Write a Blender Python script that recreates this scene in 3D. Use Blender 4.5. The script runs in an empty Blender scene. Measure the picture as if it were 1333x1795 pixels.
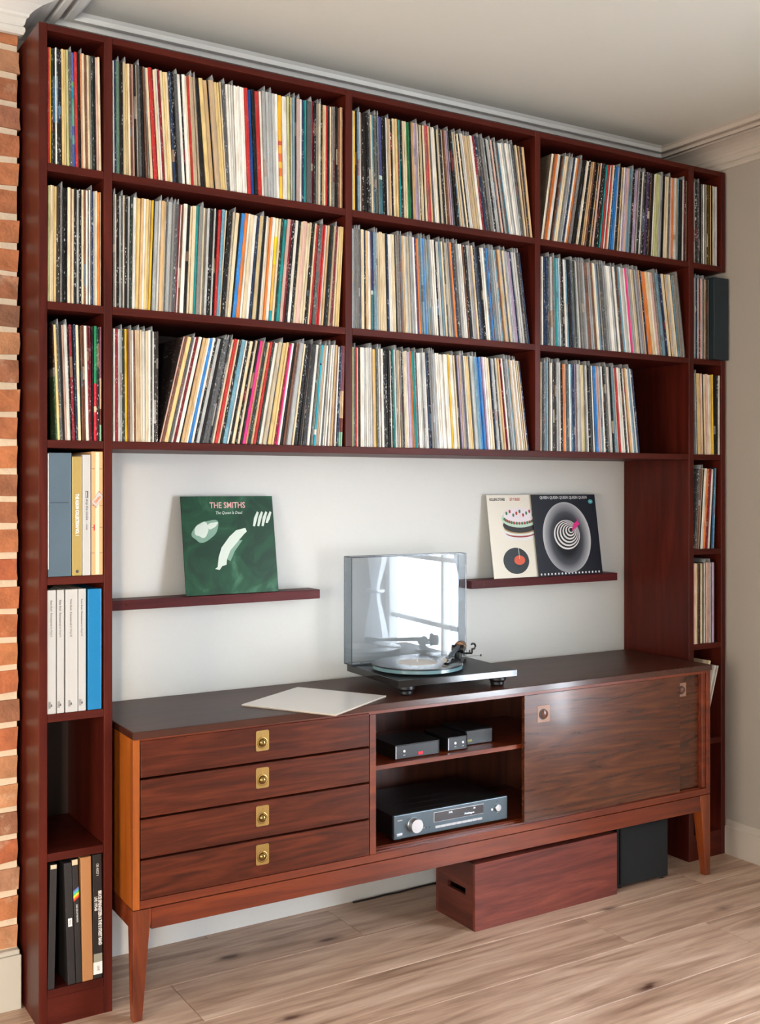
import bpy, bmesh, math, random
from mathutils import Vector, Matrix
random.seed(7)
SC = bpy.context.scene
COL = SC.collection
R = math.radians

# ------------------------------------------------------------------ camera
cam_d = bpy.data.cameras.new('camera'); cam = bpy.data.objects.new('camera', cam_d); COL.objects.link(cam)
cam.location = (-0.7679, -2.9595, 1.4456)
cam.rotation_euler = (R(90), 0, R(-31.8294))
cam_d.sensor_fit = 'VERTICAL'; cam_d.sensor_height = 36.0
cam_d.lens = 1923.56 / 1795.0 * 36.0
cam_d.shift_y = -(897.5 - 853.23) / 1795.0
cam_d.clip_start = 0.05; cam_d.clip_end = 100
SC.camera = cam

# ------------------------------------------------------------------ world, lights, exposure
SC.view_settings.view_transform = 'Standard'; SC.view_settings.look = 'None'
SC.view_settings.exposure = -0.07; SC.view_settings.gamma = 1.0; SC.view_settings.use_curve_mapping = False
w = bpy.data.worlds.new('world'); SC.world = w; w.use_nodes = True
w.node_tree.nodes['Background'].inputs[0].default_value = (0.75, 0.85, 1.0, 1)
w.node_tree.nodes['Background'].inputs[1].default_value = 6.0

def area(name, loc, direction, sx, sy, power, color, spread=180):
    d = bpy.data.lights.new(name, 'AREA'); d.shape = 'RECTANGLE'; d.size = sx; d.size_y = sy
    d.energy = power; d.color = color; d.spread = R(spread)
    o = bpy.data.objects.new(name, d); COL.objects.link(o); o.location = loc
    o.rotation_euler = Vector(direction).to_track_quat('-Z', 'Y').to_euler()
    return o
# daylight outside the window in the right wall, and outside the window in the left wall
area('daylight_right', (3.35, -2.7, 1.35), (-1, 0.0, -0.10), 4.6, 3.0, 1130, (0.86, 0.92, 1.0))
area('daylight_left', (-3.95, -2.35, 1.2), (1, 0.25, -0.02), 2.2, 2.2, 300, (1.0, 0.84, 0.62))
area('front_fill', (-2.15, -6.0, 1.15), (0.2, 1, -0.02), 1.6, 2.2, 340, (0.95, 0.96, 0.95))  # fill light added outside the unseen front window
sd_ = bpy.data.lights.new('low_sun', 'SUN'); sd_.energy = 1.9; sd_.angle = R(3.5); sd_.color = (1.0, 0.72, 0.45)
so_ = bpy.data.objects.new('low_sun', sd_); COL.objects.link(so_); so_.rotation_euler = Vector((0.38, 0.925, -0.09)).to_track_quat('-Z', 'Y').to_euler()

# ------------------------------------------------------------------ materials
def lin(r, g, b):
    f = lambda c: (c/255/12.92) if c/255 <= .04045 else ((c/255+.055)/1.055)**2.4
    return (f(r), f(g), f(b), 1)
MATS = {}
def new_mat(name):
    m = bpy.data.materials.new(name); m.use_nodes = True
    nt = m.node_tree; b = nt.nodes['Principled BSDF']
    MATS[name] = m
    return m, nt, b
def N(nt, t, **kw):
    n = nt.nodes.new(t)
    for k, v in kw.items(): setattr(n, k, v)
    return n
def plain(name, col, rough=.5, metal=0, spec=.5, bump=0, bscale=200, emit=None, var=.06):
    m, nt, b = new_mat(name)
    b.inputs['Roughness'].default_value = rough; b.inputs['Metallic'].default_value = metal
    b.inputs['Specular IOR Level'].default_value = spec
    tc = N(nt, 'ShaderNodeTexCoord'); no = N(nt, 'ShaderNodeTexNoise'); no.inputs['Scale'].default_value = bscale*.2
    no.inputs['Detail'].default_value = 4
    nt.links.new(tc.outputs['Object'], no.inputs['Vector'])
    mix = N(nt, 'ShaderNodeMix', data_type='RGBA')
    nt.links.new(no.outputs['Fac'], mix.inputs[0])
    mix.inputs[6].default_value = tuple(c*(1-var) for c in col[:3])+(1,)
    mix.inputs[7].default_value = tuple(min(1, c*(1+var)) for c in col[:3])+(1,)
    nt.links.new(mix.outputs[2], b.inputs['Base Color'])
    if bump:
        n2 = N(nt, 'ShaderNodeTexNoise'); n2.inputs['Scale'].default_value = bscale
        bp = N(nt, 'ShaderNodeBump'); bp.inputs['Strength'].default_value = bump; bp.inputs['Distance'].default_value = .002
        nt.links.new(tc.outputs['Object'], n2.inputs['Vector']); nt.links.new(n2.outputs['Fac'], bp.inputs['Height'])
        nt.links.new(bp.outputs['Normal'], b.inputs['Normal'])
    if emit:
        b.inputs['Emission Color'].default_value = emit[0]; b.inputs['Emission Strength'].default_value = emit[1]
    return m
def ramp(nt, stops):
    r = N(nt, 'ShaderNodeValToRGB'); e = r.color_ramp.elements
    while len(e) < len(stops): e.new(.5)
    for i, (p, c) in enumerate(stops): e[i].position = p; e[i].color = c
    return r
def wood(name, c_dark, c_mid, c_light, axis='X', scale=1.0, rough=.35, coat=0.0, grain=1.0, figure=0.0, spec=.5):
    """grain runs along axis; per-object offset so alike pieces differ"""
    m, nt, b = new_mat(name)
    tc = N(nt, 'ShaderNodeTexCoord'); oi = N(nt, 'ShaderNodeObjectInfo')
    mp = N(nt, 'ShaderNodeMapping')
    s = {'X': (1.2, 14, 14), 'Y': (14, 1.2, 14), 'Z': (14, 14, 1.2)}[axis]
    mp.inputs['Scale'].default_value = tuple(v*scale for v in s)
    add = N(nt, 'ShaderNodeVectorMath', operation='ADD'); mul = N(nt, 'ShaderNodeMath', operation='MULTIPLY'); mul.inputs[1].default_value = 37.0
    nt.links.new(oi.outputs['Random'], mul.inputs[0]); nt.links.new(tc.outputs['Object'], mp.inputs['Vector'])
    nt.links.new(mp.outputs['Vector'], add.inputs[0]); nt.links.new(mul.outputs[0], add.inputs[1])
    n1 = N(nt, 'ShaderNodeTexNoise'); n1.inputs['Scale'].default_value = 1.6; n1.inputs['Detail'].default_value = 6; n1.inputs['Distortion'].default_value = 1.2 + figure
    n2 = N(nt, 'ShaderNodeTexNoise'); n2.inputs['Scale'].default_value = 11; n2.inputs['Detail'].default_value = 3
    nt.links.new(add.outputs[0], n1.inputs['Vector']); nt.links.new(add.outputs[0], n2.inputs['Vector'])
    rp = ramp(nt, [(.28, c_dark), (.5, c_mid), (.74, c_light)])
    nt.links.new(n1.outputs['Fac'], rp.inputs[0])
    mx = N(nt, 'ShaderNodeMix', data_type='RGBA', blend_type='MULTIPLY'); mx.inputs[0].default_value = .45*grain
    r2 = ramp(nt, [(.35, (.45, .42, .4, 1)), (.6, (1, 1, 1, 1))])
    nt.links.new(n2.outputs['Fac'], r2.inputs[0]); nt.links.new(rp.outputs[0], mx.inputs[6]); nt.links.new(r2.outputs[0], mx.inputs[7])
    nt.links.new(mx.outputs[2], b.inputs['Base Color'])
    b.inputs['Roughness'].default_value = rough; b.inputs['Specular IOR Level'].default_value = spec
    b.inputs['Coat Weight'].default_value = coat; b.inputs['Coat Roughness'].default_value = .12
    bp = N(nt, 'ShaderNodeBump'); bp.inputs['Strength'].default_value = .08; bp.inputs['Distance'].default_value = .001
    nt.links.new(n2.outputs['Fac'], bp.inputs['Height']); nt.links.new(bp.outputs['Normal'], b.inputs['Normal'])
    return m

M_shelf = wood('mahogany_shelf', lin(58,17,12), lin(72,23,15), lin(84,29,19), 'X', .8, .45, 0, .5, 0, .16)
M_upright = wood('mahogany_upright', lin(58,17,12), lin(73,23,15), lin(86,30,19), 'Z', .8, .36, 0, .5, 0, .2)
M_back = wood('mahogany_back_shade', lin(26,9,7), lin(34,12,9), lin(42,16,12), 'Z', .8, .5, 0, .5)  # back panels: shade of the gaps put into a darkened mahogany colour
M_ledge = wood('ledge_wood', lin(62,20,24), lin(80,28,30), lin(94,36,38), 'X', .8, .45, 0, .5, 0, .16)
M_topedge = plain('tabletop_edge', lin(66,36,28), .16, spec=.8, bscale=60, var=.15)
M_top = wood('sideboard_top_wood', lin(50,25,18), lin(66,34,24), lin(80,43,31), 'X', .8, .36, .0, .6, 0, .16)
M_drawer = wood('sideboard_front_wood', lin(56,20,10), lin(80,31,16), lin(104,46,24), 'X', 1.1, .32, .15, .8, .9, .3)
M_case = wood('sideboard_case_wood', lin(72,26,12), lin(108,42,18), lin(134,60,26), 'X', .8, .32, .3, .6)
M_leg = wood('sideboard_leg_wood', lin(80,30,14), lin(122,54,22), lin(150,74,32), 'Z', .8, .3, .4, .7)
M_honey = wood('honey_wood', lin(132,64,20), lin(164,86,28), lin(186,106,38), 'Z', .6, .28, .35, .4)
M_inner = wood('sideboard_inner_wood', lin(58,28,18), lin(78,38,24), lin(96,50,32), 'Z', .8, .45, 0, .6)
M_door = wood('sliding_door_wood', lin(56,27,15), lin(78,39,22), lin(102,55,33), 'X', .6, .24, .5, .22, 3.5)
M_crate = wood('crate_wood', lin(72,26,20), lin(106,44,34), lin(132,64,50), 'X', 1.1, .45, 0, .8)
M_oak = wood('oak_plank', lin(142,110,90), lin(188,156,134), lin(212,184,162), 'X', .8, .42, 0, .6)
M_brass = plain('brass', lin(190,160,100), .35, 1.0, bscale=80)
M_brass_dark = plain('brass_dark', lin(146,122,76), .22, 1.0)
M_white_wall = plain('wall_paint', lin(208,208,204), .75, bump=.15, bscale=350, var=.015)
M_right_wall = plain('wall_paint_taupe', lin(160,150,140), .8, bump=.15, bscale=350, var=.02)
M_far_wall = plain('wall_paint_far', lin(176,172,166), .8, bump=.1, bscale=350, var=.02)
M_ceil = plain('ceiling_paint', lin(204,202,192), .85, bump=.1, bscale=250, var=.015)
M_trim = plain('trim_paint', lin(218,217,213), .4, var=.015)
M_trim_right = plain('trim_right_darker', lin(182,170,158), .5, var=.015)  # darker, browner copy of the trim colour for the right wall
M_mortar = plain('mortar', lin(214,198,176), .95, bump=.8, bscale=90, var=.1)
M_subfloor = plain('subfloor', lin(40,28,20), .9)
M_black = plain('black_plastic', lin(22,22,24), .35)
M_black_gloss = plain('black_gloss', lin(16,16,18), .08, spec=.7)
M_plinth_top = plain('black_satin', lin(30,30,33), .45)
M_gun = plain('gunmetal', lin(92,104,112), .38, .7, bscale=300)
M_silver = plain('silver', lin(205,208,212), .3, .9)
M_display = plain('display_glass', lin(24,20,30), .1, spec=.8)
M_glow = plain('display_text', lin(210,225,240), .5, emit=(lin(210,225,240), 1.2))
M_red = plain('red_badge', lin(200,30,50), .5)
M_dot = plain('white_print', lin(225,228,230), .5)
M_ink = plain('black_ink', lin(60,60,64), .6)
M_copper = plain('copper_brown', lin(120,88,66), .3, .6)
M_label = plain('pale_paper', lin(228,222,216), .5)
M_card_white = plain('white_card', lin(172,172,171), .45, var=.02)
M_card_edge = plain('card_edge', lin(196,176,150), .7)
M_cloth = None
def glassy(name, tint, gloss=.08, rough=.0):
    m = bpy.data.materials.new(name); m.use_nodes = True; nt = m.node_tree
    for n in list(nt.nodes): nt.nodes.remove(n)
    out = N(nt, 'ShaderNodeOutputMaterial'); tr = N(nt, 'ShaderNodeBsdfTransparent'); gl = N(nt, 'ShaderNodeBsdfGlossy')
    tr.inputs[0].default_value = tint; gl.inputs['Roughness'].default_value = rough
    lw = N(nt, 'ShaderNodeLayerWeight'); lw.inputs[0].default_value = .5
    pw = N(nt, 'ShaderNodeMath', operation='POWER'); pw.inputs[1].default_value = 5; nt.links.new(lw.outputs['Facing'], pw.inputs[0])
    fr = N(nt, 'ShaderNodeMath', operation='MULTIPLY_ADD'); fr.inputs[1].default_value = .96; fr.inputs[2].default_value = .04; nt.links.new(pw.outputs[0], fr.inputs[0])
    ad = N(nt, 'ShaderNodeMath', operation='ADD'); ad.inputs[1].default_value = gloss; ad.use_clamp = True
    mix = N(nt, 'ShaderNodeMixShader')
    nt.links.new(fr.outputs[0], ad.inputs[0]); nt.links.new(ad.outputs[0], mix.inputs[0])
    nt.links.new(tr.outputs[0], mix.inputs[1]); nt.links.new(gl.outputs[0], mix.inputs[2]); nt.links.new(mix.outputs[0], out.inputs[0])
    return m
M_lid = glassy('smoked_acrylic', (.84, .865, .89, 1), .03, .0)
M_lid_side = glassy('smoked_acrylic_side', (.80, .84, .88, 1), 0.0)
M_lid_edge = plain('acrylic_edge', lin(62,72,82), .15)
M_pane = glassy('window_glass', (.97, .98, .98, 1), .0)
M_platter = glassy('platter_glass', (.35, .5, .52, 1), .1)
def film(name, v, alpha):
    m = bpy.data.materials.new(name); m.use_nodes = True; b = m.node_tree.nodes['Principled BSDF']
    b.inputs['Base Color'].default_value = (v*.97, v, v*1.03, 1); b.inputs['Roughness'].default_value = .3; b.inputs['Alpha'].default_value = alpha
    return m
M_poly = film('poly_sleeve', .36, .22); M_flap = film('poly_flap', .40, .45)

def brick_mat():
    m, nt, b = new_mat('brick_clay')
    oi = N(nt, 'ShaderNodeObjectInfo'); ge = N(nt, 'ShaderNodeNewGeometry')
    rp = ramp(nt, [(0, lin(134,96,76)), (.2, lin(168,106,74)), (.45, lin(184,120,80)), (.7, lin(168,94,64)), (.85, lin(158,120,98)), (1, lin(192,134,92))])
    nt.links.new(oi.outputs['Random'], rp.inputs[0])
    n1 = N(nt, 'ShaderNodeTexNoise'); n1.inputs['Scale'].default_value = 26; n1.inputs['Detail'].default_value = 6
    n2 = N(nt, 'ShaderNodeTexNoise'); n2.inputs['Scale'].default_value = 9; n2.inputs['Detail'].default_value = 5; n2.inputs['Roughness'].default_value = .7
    nt.links.new(ge.outputs['Position'], n1.inputs['Vector']); nt.links.new(ge.outputs['Position'], n2.inputs['Vector'])
    mx = N(nt, 'ShaderNodeMix', data_type='RGBA', blend_type='OVERLAY'); mx.inputs[0].default_value = .55
    nt.links.new(rp.outputs[0], mx.inputs[6]); nt.links.new(n1.outputs['Color'], mx.inputs[7])
    nt.links.new(n1.outputs['Fac'], mx.inputs[7])
    lime = ramp(nt, [(.57, (0, 0, 0, 1)), (.72, (.55, .55, .55, 1))]); nt.links.new(n2.outputs['Fac'], lime.inputs[0])
    m2 = N(nt, 'ShaderNodeMix', data_type='RGBA'); m2.inputs[7].default_value = lin(214,186,160)
    nt.links.new(lime.outputs[0], m2.inputs[0]); nt.links.new(mx.outputs[2], m2.inputs[6])
    nt.links.new(m2.outputs[2], b.inputs['Base Color']); b.inputs['Roughness'].default_value = .92
    bp = N(nt, 'ShaderNodeBump'); bp.inputs['Strength'].default_value = .7; bp.inputs['Distance'].default_value = .004
    n3 = N(nt, 'ShaderNodeTexNoise'); n3.inputs['Scale'].default_value = 110; n3.inputs['Detail'].default_value = 5
    nt.links.new(ge.outputs['Position'], n3.inputs['Vector']); nt.links.new(n3.outputs['Fac'], bp.inputs['Height']); nt.links.new(bp.outputs['Normal'], b.inputs['Normal'])
    return m
M_brick = brick_mat()

def oak_knots(m):
    nt = m.node_tree; b = nt.nodes['Principled BSDF']
    src = b.inputs['Base Color'].links[0].from_socket
    ge = N(nt, 'ShaderNodeNewGeometry'); mp = N(nt, 'ShaderNodeMapping'); mp.inputs['Scale'].default_value = (3.0, 7.0, 1)
    nz = N(nt, 'ShaderNodeTexNoise'); nz.inputs['Scale'].default_value = 14; nz.inputs['Detail'].default_value = 3
    ad = N(nt, 'ShaderNodeVectorMath', operation='MULTIPLY_ADD'); ad.inputs[1].default_value = (.12, .12, 0)
    vo = N(nt, 'ShaderNodeTexVoronoi'); vo.inputs['Scale'].default_value = 1.0
    nt.links.new(ge.outputs['Position'], mp.inputs['Vector']); nt.links.new(ge.outputs['Position'], nz.inputs['Vector'])
    nt.links.new(nz.outputs['Color'], ad.inputs[0]); nt.links.new(mp.outputs['Vector'], ad.inputs[2]); nt.links.new(ad.outputs[0], vo.inputs['Vector'])
    rp = ramp(nt, [(.05, (1, 1, 1, 1)), (.11, (.35, .35, .35, 1)), (.2, (0, 0, 0, 1))]); nt.links.new(vo.outputs['Distance'], rp.inputs[0])
    # only some of the cells carry a knot
    sep = N(nt, 'ShaderNodeSeparateColor'); nt.links.new(vo.outputs['Color'], sep.inputs[0])
    gt = N(nt, 'ShaderNodeMath', operation='GREATER_THAN'); gt.inputs[1].default_value = .62; nt.links.new(sep.outputs[0], gt.inputs[0])
    mu = N(nt, 'ShaderNodeMath', operation='MULTIPLY'); nt.links.new(rp.outputs[0], mu.inputs[0]); nt.links.new(gt.outputs[0], mu.inputs[1])
    mx = N(nt, 'ShaderNodeMix', data_type='RGBA'); mx.inputs[7].default_value = lin(70,40,28)
    nt.links.new(mu.outputs[0], mx.inputs[0]); nt.links.new(src, mx.inputs[6]); nt.links.new(mx.outputs[2], b.inputs['Base Color'])
oak_knots(M_oak)

def jacket_mat():
    m, nt, b = new_mat('record_jacket')
    at = N(nt, 'ShaderNodeAttribute', attribute_name='Col'); sp = N(nt, 'ShaderNodeAttribute', attribute_name='Spk')
    ge = N(nt, 'ShaderNodeNewGeometry'); mp = N(nt, 'ShaderNodeMapping'); mp.inputs['Scale'].default_value = (420, 60, 150)
    nt.links.new(ge.outputs['Position'], mp.inputs['Vector'])
    n1 = N(nt, 'ShaderNodeTexNoise'); n1.inputs['Scale'].default_value = 1.0; n1.inputs['Detail'].default_value = 2
    nt.links.new(mp.outputs['Vector'], n1.inputs['Vector'])
    mp2 = N(nt, 'ShaderNodeMapping'); mp2.inputs['Scale'].default_value = (90, 30, 16)
    nt.links.new(ge.outputs['Position'], mp2.inputs['Vector'])
    n2 = N(nt, 'ShaderNodeTexNoise'); n2.inputs['Scale'].default_value = 1.0; n2.inputs['Detail'].default_value = 3
    nt.links.new(mp2.outputs['Vector'], n2.inputs['Vector'])
    sxyz = N(nt, 'ShaderNodeSeparateColor'); nt.links.new(sp.outputs['Color'], sxyz.inputs[0])
    # fleck mask: R = amount; G = fleck value (bright or dark)
    ma = N(nt, 'ShaderNodeMapRange'); ma.inputs[1].default_value = .60; ma.inputs[2].default_value = .66; nt.links.new(n1.outputs['Fac'], ma.inputs[0])
    mb = N(nt, 'ShaderNodeMapRange'); mb.inputs[1].default_value = .40; mb.inputs[2].default_value = .58; nt.links.new(n2.outputs['Fac'], mb.inputs[0])
    m1 = N(nt, 'ShaderNodeMath', operation='MULTIPLY'); nt.links.new(ma.outputs[0], m1.inputs[0]); nt.links.new(mb.outputs[0], m1.inputs[1])
    m2 = N(nt, 'ShaderNodeMath', operation='MULTIPLY'); nt.links.new(m1.outputs[0], m2.inputs[0]); nt.links.new(sxyz.outputs[0], m2.inputs[1])
    cc = N(nt, 'ShaderNodeCombineColor')
    for k in range(3): nt.links.new(sxyz.outputs[1], cc.inputs[k])
    mx = N(nt, 'ShaderNodeMix', data_type='RGBA'); nt.links.new(m2.outputs[0], mx.inputs[0])
    dk = N(nt, 'ShaderNodeMix', data_type='RGBA', blend_type='MULTIPLY'); dk.inputs[0].default_value = .5
    r2 = ramp(nt, [(.35, (.55, .5, .45, 1)), (.55, (1, 1, 1, 1))]); nt.links.new(n2.outputs['Fac'], r2.inputs[0])
    nt.links.new(at.outputs['Color'], dk.inputs[6]); nt.links.new(r2.outputs[0], dk.inputs[7])
    nt.links.new(dk.outputs[2], mx.inputs[6]); nt.links.new(cc.outputs[0], mx.inputs[7]); nt.links.new(mx.outputs[2], b.inputs['Base Color'])
    b.inputs['Roughness'].default_value = .5; b.inputs['Specular IOR Level'].default_value = .25
    return m
M_jacket = jacket_mat()

def art_mat(name, build):
    m, nt, b = new_mat(name); b.inputs['Roughness'].default_value = .4; b.inputs['Specular IOR Level'].default_value = .3
    build(nt, b); return m

# ------------------------------------------------------------------ mesh helpers
class MB:
    """collects shapes in a bmesh; build() links them as ONE object"""
    def __init__(s): s.bm = bmesh.new()
    def box(s, x0, x1, y0, y1, z0, z1, bev=0, seg=1, mat=None):
        r = bmesh.ops.create_cube(s.bm, size=1)
        vs = r['verts']
        bmesh.ops.scale(s.bm, verts=vs, vec=(x1-x0, y1-y0, z1-z0)); bmesh.ops.translate(s.bm, verts=vs, vec=((x0+x1)/2, (y0+y1)/2, (z0+z1)/2))
        if mat: bmesh.ops.transform(s.bm, verts=vs, matrix=mat)
        if bev:
            es = list({e for v in vs for e in v.link_edges})
            bmesh.ops.bevel(s.bm, geom=es, offset=bev, segments=seg, affect='EDGES', profile=.6)
        return s
    def cyl(s, c, r, h, axis='Z', n=32, r2=None, bev=0):
        q = bmesh.ops.create_cone(s.bm, cap_ends=True, segments=n, radius1=r, radius2=r if r2 is None else r2, depth=h)
        vs = q['verts']
        if axis == 'Y': bmesh.ops.rotate(s.bm, verts=vs, matrix=Matrix.Rotation(R(90), 3, 'X'))
        if axis == 'X': bmesh.ops.rotate(s.bm, verts=vs, matrix=Matrix.Rotation(R(90), 3, 'Y'))
        bmesh.ops.translate(s.bm, verts=vs, vec=c)
        if bev:
            es = [e for e in {e for v in vs for e in v.link_edges} if any(len(f.verts) > 4 for f in e.link_faces)]
            bmesh.ops.bevel(s.bm, geom=es, offset=bev, segments=2, affect='EDGES')
        return s
    def lathe(s, prof, c=(0, 0, 0), n=32, axis='Z'):
        rings = []
        for r, z in prof:
            ring = []
            for i in range(n):
                a = 2*math.pi*i/n; p = Vector((r*math.cos(a), r*math.sin(a), z))
                if axis == 'Y': p = Vector((p.x, -p.z, p.y))
                ring.append(s.bm.verts.new(p+Vector(c)))
            rings.append(ring)
        for a, b in zip(rings, rings[1:]):
            for i in range(n): s.bm.faces.new((a[i], a[(i+1) % n], b[(i+1) % n], b[i]))
        s.bm.faces.new(rings[-1]); s.bm.faces.new(list(reversed(rings[0])))
        return s
    def tube(s, pts, rad, n=8):
        pts = [Vector(p) for p in pts]; rings = []
        for i, p in enumerate(pts):
            t = (pts[min(i+1, len(pts)-1)]-pts[max(i-1, 0)]).normalized()
            up = Vector((0, 0, 1)) if abs(t.z) < .9 else Vector((1, 0, 0))
            a = t.cross(up).normalized(); b = t.cross(a)
            rr = rad[i] if isinstance(rad, (list, tuple)) else rad
            rings.append([s.bm.verts.new(p+a*math.cos(2*math.pi*k/n)*rr+b*math.sin(2*math.pi*k/n)*rr) for k in range(n)])
        for a, b in zip(rings, rings[1:]):
            for i in range(n): s.bm.faces.new((a[i], a[(i+1) % n], b[(i+1) % n], b[i]))
        s.bm.faces.new(rings[-1]); s.bm.faces.new(list(reversed(rings[0])))
        return s
    def prism(s, pts2, lo, hi, axis='Y', bev=0):
        """polygon pts2 in the plane across axis, extruded from lo to hi"""
        def P(a, b, h): return {'Y': (a, h, b), 'X': (h, a, b), 'Z': (a, b, h)}[axis]
        v0 = [s.bm.verts.new(P(a, b, lo)) for a, b in pts2]; v1 = [s.bm.verts.new(P(a, b, hi)) for a, b in pts2]
        n = len(pts2)
        f = [s.bm.faces.new(v0), s.bm.faces.new(list(reversed(v1)))]
        for i in range(n): f.append(s.bm.faces.new((v0[i], v1[i], v1[(i+1) % n], v0[(i+1) % n])))
        bmesh.ops.recalc_face_normals(s.bm, faces=f)
        return s
    def quad(s, *p):
        s.bm.faces.new([s.bm.verts.new(q) for q in p]); return s
    def build(s, name, mat, parent=None, smooth=False, loc=None):
        bmesh.ops.recalc_face_normals(s.bm, faces=s.bm.faces[:])
        me = bpy.data.meshes.new(name); s.bm.to_mesh(me); s.bm.free()
        me.materials.append(mat)
        if smooth:
            for p in me.polygons: p.use_smooth = True
            try: me.set_sharp_from_angle(angle=R(35))
            except Exception: pass
        o = bpy.data.objects.new(name, me); COL.objects.link(o)
        if parent: o.parent = parent
        if loc: o.location = loc
        return o
def tag(o, label=None, cat=None, group=None, kind=None):
    if label: o['label'] = label
    if cat: o['category'] = cat
    if group: o['group'] = group
    if kind: o['kind'] = kind
    return o
def empty(name, loc=(0, 0, 0), rot=(0, 0, 0)):
    o = bpy.data.objects.new(name, None); COL.objects.link(o); o.location = loc; o.rotation_euler = rot; o.empty_display_size = .05
    return o
def struct(o): o['kind'] = 'structure'; return o
FRONT = Matrix(((1, 0, 0), (0, 0, -1), (0, 1, 0)))            # text reads left to right, faces -y
DOWN = Matrix(((0, 1, 0), (0, 0, -1), (-1, 0, 0)))            # text reads downwards, faces -y
def text(s, size, loc, mat, parent, M=FRONT, sx=1.0, align='CENTER', bold=0, name='lettering', ext=.0002, shear=0):
    c = bpy.data.curves.new('t', 'FONT'); c.body = s; c.size = size; c.align_x = align; c.align_y = 'CENTER'; c.extrude = ext; c.offset = bold; c.shear = shear; c.resolution_u = 2
    t = bpy.data.objects.new('t', c); COL.objects.link(t)
    bpy.context.view_layer.update()
    dg = bpy.context.evaluated_depsgraph_get()
    me = bpy.data.meshes.new_from_object(t.evaluated_get(dg)); bpy.data.objects.remove(t); bpy.data.curves.remove(c)
    me.name = name; me.transform((M @ Matrix.Diagonal((sx, 1, 1))).to_4x4()); me.materials.clear(); me.materials.append(mat)
    o = bpy.data.objects.new(name, me); COL.objects.link(o); o.location = loc; o.parent = parent
    return o

# ================================================================== THE SETTING
XR, YB, XC, YC, H = 2.685, 0.355, -0.013, 0.16, 2.81     # right wall, back wall, chimney corner, chimney face, ceiling
XL, YF = -3.4, -5.4
struct(MB().box(XL-.2, XR+.3, YF-.2, YB+.2, -.12, -.021).build('floor', M_subfloor))
FLOOR = bpy.data.objects['floor']
def plank_mesh(L, wd):
    b = MB().box(0, L, 0, wd, 0, .02, bev=.0012)
    bmesh.ops.recalc_face_normals(b.bm, faces=b.bm.faces[:])
    me = bpy.data.meshes.new('plank'); b.bm.to_mesh(me); b.bm.free(); me.materials.append(M_oak); return me
rowsY = [.315, .065, -.184, -.434, -.690]
while rowsY[-1] > YF: rowsY.append(rowsY[-1]-.25)
joints = {0: 1.055, 1: .395, 2: 1.743, 3: .12, 4: 2.35}
for i in range(-1, len(rowsY)-1):
    ytop = YB if i < 0 else rowsY[i]; ybot = rowsY[i+1]
    j0 = joints.get(i, random.uniform(0, 1.9)); xs = [XL]
    x = j0 - 1.95*3
    while x < XR:
        if x > XL+.05: xs.append(x)
        x += 1.95
    xs.append(XR)
    for a, b in zip(xs, xs[1:]):
        if b-a < .03: continue
        me = plank_mesh(b-a-.0012, ytop-ybot-.0014)
        o = bpy.data.objects.new('plank', me); COL.objects.link(o); o.location = (a, ybot, -.02); o.parent = FLOOR
struct(MB().box(XL-.2, XR+.3, YF-.2, YB+.2, H, H+.1).build('ceiling', M_ceil))
struct(MB().box(XC-.4, XR+.3, YB, YB+.15, -.1, H).build('wall_back', M_white_wall))
# right wall with a window opening behind the camera's right shoulder
WY0, WY1, WZ0, WZ1 = -2.75, -1.25, .22, 2.2
b = MB(); b.box(XR, XR+.10, WY1, YB, -.1, H); b.box(XR, XR+.10, YF, WY0, -.1, H); b.box(XR, XR+.10, WY0, WY1, -.1, WZ0); b.box(XR, XR+.10, WY0, WY1, WZ1, H)
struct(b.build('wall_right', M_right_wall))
# left wall with a second window
VY0, VY1, VZ0, VZ1 = -3.2, -1.5, .3, 2.2
b = MB(); b.box(XL-.28, XL, VY1, YB, -.1, H); b.box(XL-.28, XL, YF, VY0, -.1, H); b.box(XL-.28, XL, VY0, VY1, -.1, VZ0); b.box(XL-.28, XL, VY0, VY1, VZ1, H)
struct(b.build('wall_left', M_far_wall))
UX0, UX1, UZ0, UZ1 = -2.85, -1.95, .2, 2.25
b = MB(); b.box(XL-.28, UX0, YF-.28, YF, -.1, H); b.box(UX1, XR+.10, YF-.28, YF, -.1, H); b.box(UX0, UX1, YF-.28, YF, -.1, UZ0); b.box(UX0, UX1, YF-.28, YF, UZ1, H)
struct(b.build('wall_front', M_far_wall))

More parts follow.
